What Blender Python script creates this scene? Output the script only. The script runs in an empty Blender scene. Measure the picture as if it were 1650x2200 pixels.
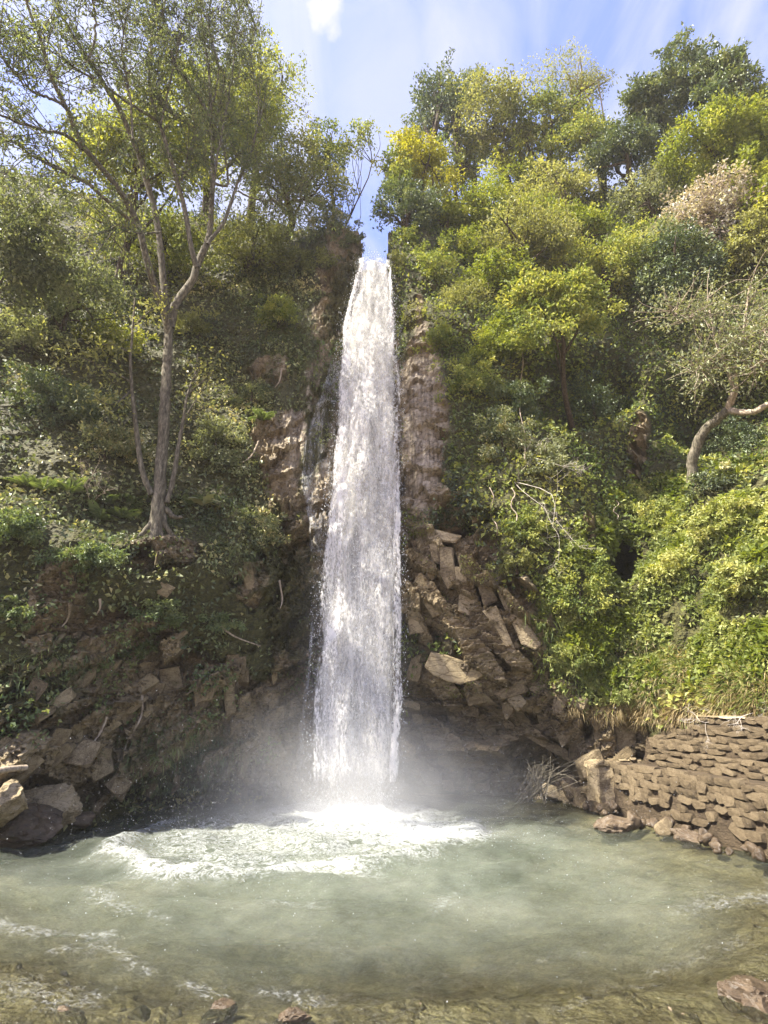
import bpy, bmesh, math
import numpy as np
from mathutils import Vector, Matrix
from mathutils.bvhtree import BVHTree
from mathutils.kdtree import KDTree

S = bpy.context.scene
COL = S.collection
RNG = np.random.default_rng(7)
PI = math.pi

# ------------------------------------------------------------------ camera
FPX, PITCH, CAMH = 1150.0, math.radians(20.5), 2.3      # focal length in pixels of a 1650 px wide frame
cd = bpy.data.cameras.new('camera'); cam = bpy.data.objects.new('camera', cd); COL.objects.link(cam)
cd.sensor_fit = 'HORIZONTAL'; cd.sensor_width = 36.0; cd.lens = 36.0 * FPX / 1650.0
cd.clip_start = 0.05; cd.clip_end = 2000
cam.location = (0, 0, CAMH); cam.rotation_euler = (PI / 2 + PITCH, 0, 0)
S.camera = cam
CP, SP = math.cos(PITCH), math.sin(PITCH)
def ray(px, py):
    a = (px - 825.0) / FPX; b = (1100.0 - py) / FPX
    return np.array([a, CP - b * SP, SP + b * CP])

# ------------------------------------------------------------------ sky, sun, exposure
SUN_AZ, SUN_EL = math.radians(-119), math.radians(50)     # azimuth from +Y towards +X
S.view_settings.view_transform = 'Standard'
S.view_settings.look = 'None'; S.view_settings.gamma = 1.0
S.view_settings.use_curve_mapping = False
S.view_settings.exposure = 2.22
W = bpy.data.worlds.new('World'); S.world = W; W.use_nodes = True
nt = W.node_tree; nt.nodes.clear()
def N(nt, t, **kw):
    n = nt.nodes.new(t)
    for k, v in kw.items():
        if k in ('_in',):
            for a, b in v.items(): n.inputs[a].default_value = b
        else: setattr(n, k, v)
    return n
def LK(nt, a, b): nt.links.new(a, b)
sky = N(nt, 'ShaderNodeTexSky', sky_type='NISHITA', sun_disc=False)
sky.sun_elevation = SUN_EL; sky.sun_rotation = SUN_AZ
sky.air_density = 1.0; sky.dust_density = 1.2; sky.ozone_density = 2.0
tc = N(nt, 'ShaderNodeTexCoord')
# cirrus: the direction is projected on a high flat layer, then stretched along one heading
sep = N(nt, 'ShaderNodeSeparateXYZ'); LK(nt, tc.outputs['Generated'], sep.inputs[0])
mx = N(nt, 'ShaderNodeMath', operation='MAXIMUM', _in={1: 0.06}); LK(nt, sep.outputs['Z'], mx.inputs[0])
dx = N(nt, 'ShaderNodeMath', operation='DIVIDE'); LK(nt, sep.outputs['X'], dx.inputs[0]); LK(nt, mx.outputs[0], dx.inputs[1])
dy = N(nt, 'ShaderNodeMath', operation='DIVIDE'); LK(nt, sep.outputs['Y'], dy.inputs[0]); LK(nt, mx.outputs[0], dy.inputs[1])
cmb = N(nt, 'ShaderNodeCombineXYZ'); LK(nt, dx.outputs[0], cmb.inputs[0]); LK(nt, dy.outputs[0], cmb.inputs[1])
mp = N(nt, 'ShaderNodeMapping'); mp.inputs['Rotation'].default_value = (0, 0, math.radians(24)); mp.inputs['Scale'].default_value = (2.3, 0.95, 1)
LK(nt, cmb.outputs[0], mp.inputs[0])
cn = N(nt, 'ShaderNodeTexNoise', _in={'Scale': 2.1, 'Detail': 7.0, 'Roughness': 0.52, 'Distortion': 0.8}); LK(nt, mp.outputs[0], cn.inputs[0])
cr = N(nt, 'ShaderNodeMapRange', _in={1: 0.40, 2: 0.72, 3: 0.0, 4: 0.9}, clamp=True); LK(nt, cn.outputs[0], cr.inputs[0])
tint = N(nt, 'ShaderNodeMix', data_type='RGBA', blend_type='MULTIPLY'); tint.inputs[0].default_value = 1.0
LK(nt, sky.outputs[0], tint.inputs[6]); tint.inputs[7].default_value = (.96, .82, .97, 1)
# a single small puff high over the fall
pdn = Vector((-.112, .603, 1.215)).normalized()
dt = N(nt, 'ShaderNodeVectorMath', operation='DISTANCE'); dt.inputs[1].default_value = pdn; LK(nt, tc.outputs['Generated'], dt.inputs[0])
pn = N(nt, 'ShaderNodeTexNoise', _in={'Scale': 22.0, 'Detail': 5.0}); LK(nt, tc.outputs['Generated'], pn.inputs[0])
pm = N(nt, 'ShaderNodeMath', operation='MULTIPLY_ADD', _in={1: -.085}); LK(nt, pn.outputs[0], pm.inputs[0]); LK(nt, dt.outputs['Value'], pm.inputs[2])
pr = N(nt, 'ShaderNodeMapRange', _in={1: -.012, 2: -.034, 3: 0, 4: .9}, clamp=True); LK(nt, pm.outputs[0], pr.inputs[0])
mxx = N(nt, 'ShaderNodeMath', operation='MAXIMUM'); LK(nt, cr.outputs[0], mxx.inputs[0]); LK(nt, pr.outputs[0], mxx.inputs[1])
qd = Vector(ray(865, 200)).normalized()
d2 = N(nt, 'ShaderNodeVectorMath', operation='DISTANCE'); d2.inputs[1].default_value = qd; LK(nt, tc.outputs['Generated'], d2.inputs[0])
p2 = N(nt, 'ShaderNodeTexNoise', _in={'Scale': 7.0, 'Detail': 6.0, 'Distortion': .6}); LK(nt, tc.outputs['Generated'], p2.inputs[0])
q2 = N(nt, 'ShaderNodeMath', operation='MULTIPLY_ADD', _in={1: -.30}); LK(nt, p2.outputs[0], q2.inputs[0]); LK(nt, d2.outputs['Value'], q2.inputs[2])
r2 = N(nt, 'ShaderNodeMapRange', _in={1: .0, 2: -.13, 3: 0, 4: .45}, clamp=True); LK(nt, q2.outputs[0], r2.inputs[0])
mx2 = N(nt, 'ShaderNodeMath', operation='MAXIMUM'); LK(nt, mxx.outputs[0], mx2.inputs[0]); LK(nt, r2.outputs[0], mx2.inputs[1]); mxx = mx2
cm = N(nt, 'ShaderNodeMix', data_type='RGBA'); LK(nt, mxx.outputs[0], cm.inputs[0]); LK(nt, tint.outputs[2], cm.inputs[6])
cm.inputs[7].default_value = (2.0, 2.0, 2.2, 1)
bg = N(nt, 'ShaderNodeBackground', _in={'Strength': 0.108}); LK(nt, cm.outputs[2], bg.inputs[0])
wo = N(nt, 'ShaderNodeOutputWorld'); LK(nt, bg.outputs[0], wo.inputs[0])

sd = bpy.data.lights.new('sun', 'SUN'); sun = bpy.data.objects.new('sun', sd); COL.objects.link(sun)
sd.energy = 4.3; sd.angle = math.radians(0.53); sd.color = (1.0, 0.93, 0.80)
SUNV = Vector((math.sin(SUN_AZ) * math.cos(SUN_EL), math.cos(SUN_AZ) * math.cos(SUN_EL), math.sin(SUN_EL)))
sun.rotation_euler = SUNV.to_track_quat('Z', 'Y').to_euler(); sun.location = SUNV * 60

S.render.engine = 'CYCLES'
S.cycles.use_denoising = True
S.cycles.max_bounces = 10; S.cycles.transparent_max_bounces = 24
S.cycles.diffuse_bounces = 6; S.cycles.volume_bounces = 1
S.cycles.caustics_reflective = False; S.cycles.caustics_refractive = False
S.cycles.volume_step_rate = 2.0

# ------------------------------------------------------------------ pixel <-> place
def at_R(px, py, R):
    d = ray(px, py); return np.array([0, 0, CAMH]) + d * (R / math.hypot(d[0], d[1]))
def at_z(px, py, z):
    d = ray(px, py); return np.array([0, 0, CAMH]) + d * ((z - CAMH) / d[2])
def project(P):
    P = np.asarray(P, float); q = P - np.array([0, 0, CAMH])
    dep = q[..., 1] * CP + q[..., 2] * SP; up = -q[..., 1] * SP + q[..., 2] * CP
    dep = np.where(dep > .05, dep, .05)
    return 825 + FPX * q[..., 0] / dep, 1100 - FPX * up / dep, dep

# ------------------------------------------------------------------ noise
def _h(ix, iy, iz, seed):
    h = (ix.astype(np.int64) * 374761393 + iy.astype(np.int64) * 668265263 + iz.astype(np.int64) * 2147483647 + seed * 974711) & 0xFFFFFFFF
    h = ((h ^ (h >> 13)) * 1274126177) & 0xFFFFFFFF
    h = ((h ^ (h >> 16)) * 2246822519) & 0xFFFFFFFF
    return ((h ^ (h >> 15)) & 0xFFFFFF) / float(0xFFFFFF)
def vnoise(P, seed=0):
    i = np.floor(P).astype(np.int64); f = P - i; f = f * f * (3 - 2 * f)
    r = 0
    for a in (0, 1):
        for b in (0, 1):
            for c in (0, 1):
                w = (f[:, 0] if a else 1 - f[:, 0]) * (f[:, 1] if b else 1 - f[:, 1]) * (f[:, 2] if c else 1 - f[:, 2])
                r = r + w * _h(i[:, 0] + a, i[:, 1] + b, i[:, 2] + c, seed)
    return r
def fbm(P, scale=1.0, octv=4, seed=0, gain=.5):
    P = np.asarray(P, float) * scale; s = 0; a = 1; t = 0
    for o in range(octv):
        s = s + a * vnoise(P, seed + o * 17); t += a; a *= gain; P = P * 2.03 + 11.7
    return s / t
def sstep(a, b, x):
    t = np.clip((x - a) / (b - a), 0, 1); return t * t * (3 - 2 * t)
def ell(px, py, lst):
    m = np.zeros(np.shape(px))
    for e in lst:
        cx, cy, rx, ry = e[:4]; s = e[4] if len(e) > 4 else 1.0; rot = math.radians(e[5]) if len(e) > 5 else 0
        x, y = px - cx, py - cy
        u = (x * math.cos(rot) + y * math.sin(rot)) / rx; v = (-x * math.sin(rot) + y * math.cos(rot)) / ry
        d = np.sqrt(u * u + v * v)
        m = np.maximum(m, s * np.clip(1.5 - d, 0, 1))
    return np.clip(m, 0, 1)

# ------------------------------------------------------------------ mesh helpers
def mesh_np(name, V, F, smooth=False, attrs=None, face_attrs=None):
    """F: list of int arrays (n,3) / (n,4)"""
    me = bpy.data.meshes.new(name)
    V = np.ascontiguousarray(V, np.float32)
    if not isinstance(F, (list, tuple)): F = [F]
    F = [np.ascontiguousarray(f, np.int32) for f in F if len(f)]
    me.vertices.add(len(V)); me.vertices.foreach_set('co', V.ravel())
    loops = np.concatenate([f.ravel() for f in F]); tot = np.concatenate([np.full(len(f), f.shape[1], np.int32) for f in F])
    st = np.concatenate([[0], np.cumsum(tot)[:-1]]).astype(np.int32)
    me.loops.add(len(loops)); me.loops.foreach_set('vertex_index', loops)
    me.polygons.add(len(tot)); me.polygons.foreach_set('loop_start', st)
    me.polygons.foreach_set('use_smooth', np.full(len(tot), bool(smooth)))
    for k, a in (attrs or {}).items():
        at = me.attributes.new(k, 'FLOAT', 'POINT'); at.data.foreach_set('value', np.ascontiguousarray(a, np.float32))
    for k, a in (face_attrs or {}).items():
        at = me.attributes.new(k, 'FLOAT', 'FACE'); at.data.foreach_set('value', np.ascontiguousarray(a, np.float32))
    me.update(calc_edges=True)
    return me
def link(name, data, mat=None, parent=None, loc=None):
    o = bpy.data.objects.new(name, data); COL.objects.link(o)
    if mat and data is not None and not data.materials: data.materials.append(mat)
    if parent is not None: o.parent = parent
    if loc is not None: o.location = loc
    return o
def tag(o, label=None, cat=None, group=None, kind=None):
    if label: o['label'] = label
    if cat: o['category'] = cat
    if group: o['group'] = group
    if kind: o['kind'] = kind
    return o
def empty(name, loc, label, cat, group=None):
    o = bpy.data.objects.new(name, None); COL.objects.link(o); o.location = [float(v) for v in loc]; o.empty_display_size = .2
    return tag(o, label, cat, group)
class Geo:
    def __init__(s): s.V = []; s.F = {3: [], 4: []}; s.n = 0
    def add(s, V, F):
        V = np.asarray(V, float); F = np.asarray(F, int)
        s.V.append(V); s.F[F.shape[1]].append(F + s.n); s.n += len(V)
    def mesh(s, name, org=(0, 0, 0), smooth=True):
        V = np.concatenate(s.V) - np.asarray(org, float)
        return mesh_np(name, V, [np.concatenate(f) for f in s.F.values() if f], smooth)
def tube_vf(path, rad, sides=6, wob=0.0, rng=None):
    path = np.asarray(path, float); rad = np.asarray(rad, float) * np.ones(len(path))
    T = np.gradient(path, axis=0); T /= np.linalg.norm(T, axis=1)[:, None] + 1e-9
    ref = np.array([0.3, 0.9, 0.2]); 
    A = np.cross(T, ref); A /= np.linalg.norm(A, axis=1)[:, None] + 1e-9
    B = np.cross(T, A)
    an = np.arange(sides) * 2 * PI / sides
    r = rad[:, None] * np.ones(sides)
    if wob and rng is not None: r = r * (1 + wob * rng.normal(size=r.shape))
    V = path[:, None, :] + r[..., None] * (np.cos(an)[None, :, None] * A[:, None, :] + np.sin(an)[None, :, None] * B[:, None, :])
    n = len(path); i = np.arange(n - 1)[:, None] * sides; j = np.arange(sides)[None, :]; k = (j + 1) % sides
    F = np.stack([i + j, i + k, i + sides + k, i + sides + j], -1).reshape(-1, 4)
    return V.reshape(-1, 3), F
def spline(pts, n):
    pts = np.asarray(pts, float); t = np.linspace(0, len(pts) - 1, n); k = np.clip(t.astype(int), 0, len(pts) - 2); f = (t - k)[:, None]
    p0 = pts[np.clip(k - 1, 0, len(pts) - 1)]; p1 = pts[k]; p2 = pts[k + 1]; p3 = pts[np.clip(k + 2, 0, len(pts) - 1)]
    return .5 * (2 * p1 + (p2 - p0) * f + (2 * p0 - 5 * p1 + 4 * p2 - p3) * f ** 2 + (3 * p1 - p0 - 3 * p2 + p3) * f ** 3)
def nrm(a): return a / (np.linalg.norm(a, axis=-1, keepdims=True) + 1e-9)
def leaf_mesh(name, P, D, Nn, L, Wd, tone, org=(0, 0, 0), fold=.25):
    """one folded four-point leaf per row: base, left edge, tip, right edge"""
    D = nrm(D); Sd = nrm(np.cross(D, Nn)); Up = np.cross(Sd, D)
    P = P - np.asarray(org, float)
    L = np.asarray(L)[:, None] * np.ones((len(P), 1)); Wd = np.asarray(Wd)[:, None] * np.ones((len(P), 1))
    mid = P + D * L * .48
    V = np.stack([P, mid - Sd * Wd * .5 + Up * Wd * fold, P + D * L - Up * L * .12, mid + Sd * Wd * .5 + Up * Wd * fold], 1).reshape(-1, 3)
    F = np.arange(len(P) * 4).reshape(-1, 4)
    return mesh_np(name, V, F, False, None, {'tone': tone})

# ------------------------------------------------------------------ materials
def new_mat(name):
    m = bpy.data.materials.new(name); m.use_nodes = True; nt = m.node_tree; nt.nodes.clear()
    return m, nt, N(nt, 'ShaderNodeOutputMaterial')
def ramp(nt, fac, stops, interp='LINEAR'):
    r = N(nt, 'ShaderNodeValToRGB'); r.color_ramp.interpolation = interp
    while len(r.color_ramp.elements) < len(stops): r.color_ramp.elements.new(.5)
    for e, (p, c) in zip(r.color_ramp.elements, stops): e.position = p; e.color = (*c, 1)
    if fac is not None: LK(nt, fac, r.inputs[0])
    return r
def leaf_mat(name, stops, transl=.42, gloss=.35):
    m, nt, out = new_mat(name)
    at = N(nt, 'ShaderNodeAttribute', attribute_name='tone'); r = ramp(nt, at.outputs['Fac'], stops)
    p = N(nt, 'ShaderNodeBsdfPrincipled', _in={'Roughness': .5, 'Specular IOR Level': gloss}); LK(nt, r.outputs[0], p.inputs['Base Color'])
    t = N(nt, 'ShaderNodeBsdfTranslucent')
    mul = N(nt, 'ShaderNodeMix', data_type='RGBA', blend_type='MULTIPLY'); mul.inputs[0].default_value = 1; mul.inputs[7].default_value = (1.25, 1.2, .55, 1)
    LK(nt, r.outputs[0], mul.inputs[6]); LK(nt, mul.outputs[2], t.inputs[0])
    mx = N(nt, 'ShaderNodeMixShader', _in={0: transl}); LK(nt, p.outputs[0], mx.inputs[1]); LK(nt, t.outputs[0], mx.inputs[2])
    LK(nt, mx.outputs[0], out.inputs[0]); return m
def rock_mat(name, stops, rough=.85, moss=.0, scale=1.0, bump=.5, moss_attr=False, tint_obj=True, cracks=.75):
    m, nt, out = new_mat(name)
    tc = N(nt, 'ShaderNodeTexCoord'); geo = N(nt, 'ShaderNodeNewGeometry')
    co = tc.outputs['Object']
    n1 = N(nt, 'ShaderNodeTexNoise', _in={'Scale': 1.3 * scale, 'Detail': 8.0, 'Roughness': .62}); LK(nt, co, n1.inputs[0])
    n2 = N(nt, 'ShaderNodeTexNoise', _in={'Scale': 14.0 * scale, 'Detail': 6.0, 'Roughness': .7}); LK(nt, co, n2.inputs[0])
    ad = N(nt, 'ShaderNodeMix', data_type='FLOAT', _in={0: .42}); LK(nt, n1.outputs[0], ad.inputs[2]); LK(nt, n2.outputs[0], ad.inputs[3])
    fac = ad.outputs[0]
    if tint_obj:
        oi = N(nt, 'ShaderNodeObjectInfo'); mr = N(nt, 'ShaderNodeMapRange', _in={3: -.1, 4: .1}); LK(nt, oi.outputs['Random'], mr.inputs[0])
        s = N(nt, 'ShaderNodeMath', operation='ADD'); LK(nt, fac, s.inputs[0]); LK(nt, mr.outputs[0], s.inputs[1]); fac = s.outputs[0]
    r = ramp(nt, fac, stops); colr = r.outputs[0]
    if moss_attr or moss > 0:
        mn = N(nt, 'ShaderNodeTexNoise', _in={'Scale': 2.3, 'Detail': 7.0, 'Roughness': .66}); LK(nt, tc.outputs['Object'], mn.inputs[0])
        mcol = ramp(nt, n2.outputs[0], [(.3, (.022, .022, .008)), (.5, (.06, .06, .016)), (.7, (.11, .1, .025))])
        if moss_attr:
            a = N(nt, 'ShaderNodeAttribute', attribute_name='moss')
            k = N(nt, 'ShaderNodeMath', operation='ADD'); LK(nt, mn.outputs[0], k.inputs[0]); LK(nt, a.outputs['Fac'], k.inputs[1])
            mr2 = N(nt, 'ShaderNodeMapRange', _in={1: .82, 2: 1.02, 3: 0, 4: .95}, clamp=True); LK(nt, k.outputs[0], mr2.inputs[0])
            sa = N(nt, 'ShaderNodeAttribute', attribute_name='soil')
            sc = N(nt, 'ShaderNodeMix', data_type='RGBA'); LK(nt, sa.outputs['Fac'], sc.inputs[0]); LK(nt, colr, sc.inputs[6])
            so = ramp(nt, n2.outputs[0], [(.3, (.018, .014, .009)), (.7, (.06, .046, .028))]); LK(nt, so.outputs[0], sc.inputs[7]); colr = sc.outputs[2]
            ta = N(nt, 'ShaderNodeAttribute', attribute_name='tufa'); mpt = N(nt, 'ShaderNodeMapping'); mpt.inputs['Scale'].default_value = (6, 6, .35); LK(nt, co, mpt.inputs[0])
            tn = N(nt, 'ShaderNodeTexNoise', _in={'Scale': 1.0, 'Detail': 6.0, 'Roughness': .65}); LK(nt, mpt.outputs[0], tn.inputs[0])
            tr_ = ramp(nt, tn.outputs[0], [(.33, (.11, .088, .06)), (.5, (.29, .242, .175)), (.68, (.46, .405, .315))])
            tm = N(nt, 'ShaderNodeMix', data_type='RGBA'); LK(nt, ta.outputs['Fac'], tm.inputs[0]); LK(nt, colr, tm.inputs[6]); LK(nt, tr_.outputs[0], tm.inputs[7]); colr = tm.outputs[2]
        else:
            mr2 = N(nt, 'ShaderNodeMapRange', _in={1: .72 - moss * .4, 2: .86 - moss * .4, 3: 0, 4: .9}, clamp=True); LK(nt, mn.outputs[0], mr2.inputs[0])
        mc = N(nt, 'ShaderNodeMix', data_type='RGBA'); LK(nt, mr2.outputs[0], mc.inputs[0]); LK(nt, colr, mc.inputs[6]); LK(nt, mcol.outputs[0], mc.inputs[7]); colr = mc.outputs[2]
    p = N(nt, 'ShaderNodeBsdfPrincipled', _in={'Roughness': rough, 'Specular IOR Level': .35}); LK(nt, colr, p.inputs['Base Color'])
    # bedding cracks: thin dark lines running through the stone
    mpc = N(nt, 'ShaderNodeMapping'); mpc.inputs['Scale'].default_value = (1.2, 1.2, 3.2); mpc.inputs['Rotation'].default_value = (.2, .7, .1); LK(nt, co, mpc.inputs[0])
    vc = N(nt, 'ShaderNodeTexVoronoi', feature='DISTANCE_TO_EDGE', _in={'Scale': 1.7 * scale}); 
    wpn = N(nt, 'ShaderNodeTexNoise', _in={'Scale': 3.0 * scale, 'Detail': 4.0}); LK(nt, mpc.outputs[0], wpn.inputs[0])
    wva = N(nt, 'ShaderNodeVectorMath', operation='MULTIPLY_ADD'); wva.inputs[1].default_value = (.5, .5, .5); LK(nt, wpn.outputs['Color'], wva.inputs[0]); LK(nt, mpc.outputs[0], wva.inputs[2]); LK(nt, wva.outputs[0], vc.inputs['Vector'])
    ck = N(nt, 'ShaderNodeMapRange', _in={1: .0, 2: .05, 3: 0, 4: 1}, clamp=True); LK(nt, vc.outputs['Distance'], ck.inputs[0])
    dk = N(nt, 'ShaderNodeMix', data_type='RGBA', blend_type='MULTIPLY', _in={0: cracks}); ckc = N(nt, 'ShaderNodeMix', data_type='RGBA'); LK(nt, ck.outputs[0], ckc.inputs[0]); ckc.inputs[6].default_value = (.3, .27, .22, 1); ckc.inputs[7].default_value = (1, 1, 1, 1)
    LK(nt, colr, dk.inputs[6]); LK(nt, ckc.outputs[2], dk.inputs[7]); LK(nt, dk.outputs[2], p.inputs['Base Color'])
    n3 = N(nt, 'ShaderNodeTexNoise', _in={'Scale': 5.0 * scale, 'Detail': 9.0, 'Roughness': .72}); LK(nt, mpc.outputs[0], n3.inputs[0])
    hh = N(nt, 'ShaderNodeMath', operation='MULTIPLY_ADD', _in={1: .47 * cracks}); LK(nt, ck.outputs[0], hh.inputs[0]); LK(nt, n3.outputs[0], hh.inputs[2])
    b = N(nt, 'ShaderNodeBump', _in={'Strength': bump, 'Distance': .16}); LK(nt, hh.outputs[0], b.inputs['Height']); LK(nt, b.outputs[0], p.inputs['Normal'])
    LK(nt, p.outputs[0], out.inputs[0]); return m
def bark_mat(name, c0, c1, c2):
    m, nt, out = new_mat(name)
    tc = N(nt, 'ShaderNodeTexCoord'); mp = N(nt, 'ShaderNodeMapping'); mp.inputs['Scale'].default_value = (1, 1, .3); LK(nt, tc.outputs['Object'], mp.inputs[0])
    n = N(nt, 'ShaderNodeTexNoise', _in={'Scale': 16.0, 'Detail': 6.0, 'Roughness': .7}); LK(nt, mp.outputs[0], n.inputs[0])
    r = ramp(nt, n.outputs[0], [(.32, c0), (.5, c1), (.68, c2)])
    p = N(nt, 'ShaderNodeBsdfPrincipled', _in={'Roughness': .85, 'Specular IOR Level': .25}); LK(nt, r.outputs[0], p.inputs['Base Color'])
    b = N(nt, 'ShaderNodeBump', _in={'Strength': .7, 'Distance': .03}); LK(nt, n.outputs[0], b.inputs['Height']); LK(nt, b.outputs[0], p.inputs['Normal'])
    LK(nt, p.outputs[0], out.inputs[0]); return m

M = {}
TAN = [(.30, (.045, .034, .019)), (.42, (.158, .121, .070)), (.53, (.27, .215, .128)), (.72, (.40, .335, .22))]
M['cliff'] = rock_mat('cliff_rock', TAN, rough=.62, moss_attr=True, tint_obj=False, bump=.7)
M['slab'] = rock_mat('slab_rock', TAN, moss=.22, scale=1.3)
M['slab_moss'] = rock_mat('mossy_slab_rock', [(.3, (0.042, 0.032, 0.018)), (.45, (0.147, 0.111, 0.060)), (.58, (0.252, 0.200, 0.113)), (.75, (0.357, 0.299, 0.180))], moss=.3, scale=1.3)
M['pale'] = rock_mat('pale_slab_rock', [(.3, (0.140, 0.105, 0.057)), (.45, (0.270, 0.215, 0.123)), (.7, (0.378, 0.314, 0.190))], scale=.8, bump=.3)
M['wall_stone'] = rock_mat('wall_stone', [(.3, (.06, .043, .024)), (.46, (.195, .145, .083)), (.7, (.34, .265, .16))], scale=1.9, moss=.06, bump=.9)
M['mortar'] = rock_mat('wall_mortar', [(.3, (.035, .024, .014)), (.5, (.10, .072, .042)), (.7, (.2, .148, .088))], scale=1.4, moss=.2, bump=.9, cracks=.25)
M['wet'] = rock_mat('wet_rock', [(.3, (.025, .018, .011)), (.5, (.085, .062, .04)), (.7, (.18, .138, .09))], rough=.3, moss=.1, scale=1.5, bump=.4, cracks=.4)
M['bed'] = rock_mat('pool_bed_gravel', [(.3, (.06, .043, .025)), (.44, (.2, .145, .09)), (.58, (.36, .275, .18)), (.72, (.5, .41, .3))], rough=.6, scale=1.6, bump=.6, tint_obj=False, cracks=0.0)
M['dirt'] = rock_mat('path_dirt', [(.3, (.2, .15, .09)), (.5, (.36, .28, .18)), (.7, (.48, .39, .27))], scale=1.5, tint_obj=False, cracks=0.0)
M['bark'] = bark_mat('brown_bark', (.03, .026, .019), (.10, .088, .062), (.225, .2, .148))
M['dbark'] = bark_mat('dark_bark', (.02, .015, .01), (.06, .045, .03), (.13, .1, .07))
M['pbark'] = bark_mat('pale_bark', (.12, .095, .07), (.3, .245, .18), (.46, .4, .31))
M['dead'] = bark_mat('bleached_wood', (.25, .21, .17), (.5, .45, .38), (.68, .63, .55))

L_ = leaf_mat
M['l_main'] = L_('willow_leaf', [(0, (0.057, 0.078, 0.046)), (.5, (0.140, 0.172, 0.079)), (1, (0.278, 0.297, 0.125))], .5)
M['l_back'] = L_('spring_leaf', [(0, (0.087, 0.116, 0.029)), (.5, (0.217, 0.246, 0.058)), (1, (0.391, 0.391, 0.081))], .5)
M['l_grey'] = L_('grey_leaf', [(0, (0.067, 0.086, 0.051)), (.5, (0.167, 0.197, 0.107)), (1, (0.334, 0.352, 0.202))], .4)
M['l_ivy'] = L_('ivy_leaf', [(0, (0.039, 0.057, 0.031)), (.45, (0.111, 0.138, 0.061)), (.8, (0.235, 0.258, 0.108)), (1, (0.469, 0.424, 0.214))], .25, .55)
M['l_dark'] = L_('evergreen_leaf', [(0, (0.034, 0.055, 0.027)), (.5, (0.097, 0.135, 0.056)), (1, (0.243, 0.268, 0.107))], .25, .6)
M['l_mid'] = L_('green_leaf', [(0, (0.072, 0.110, 0.029)), (.5, (0.196, 0.237, 0.060)), (1, (0.414, 0.408, 0.110))], .4)
M['l_lime'] = L_('lime_leaf', [(0, (0.091, 0.125, 0.019)), (.5, (0.217, 0.256, 0.039)), (1, (0.380, 0.380, 0.083))], .45)
M['l_yellow'] = L_('yellow_leaf', [(0, (.14, .16, .014)), (.5, (.31, .30, .022)), (1, (.46, .43, .06))], .45)
M['l_olive'] = L_('olive_leaf', [(0, (0.091, 0.105, 0.036)), (.5, (0.220, 0.231, 0.083)), (1, (0.378, 0.377, 0.166))], .45)
M['l_pale'] = L_('pale_leaf', [(0, (0.083, 0.099, 0.050)), (.5, (0.220, 0.242, 0.132)), (1, (0.407, 0.418, 0.264))], .35)
M['l_pink'] = L_('blossom', [(0, (0.158, 0.125, 0.106)), (.5, (0.396, 0.337, 0.304)), (1, (0.600, 0.600, 0.554))], .35)
M['l_herb'] = L_('herb_leaf', [(0, (0.084, 0.117, 0.033)), (.5, (0.253, 0.287, 0.089)), (1, (0.474, 0.464, 0.177))], .4)
M['l_fern'] = L_('fern_leaf', [(0, (0.055, 0.091, 0.037)), (.5, (0.132, 0.182, 0.070)), (1, (0.265, 0.292, 0.125))], .35, .5)
M['l_grass'] = L_('grass_blade', [(0, (.05, .085, .018)), (.5, (.13, .18, .04)), (1, (.26, .3, .08))], .4)
M['l_dry'] = L_('dry_grass_blade', [(0, (0.158, 0.119, 0.055)), (.5, (0.356, 0.279, 0.145)), (1, (0.516, 0.465, 0.290))], .4)

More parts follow.
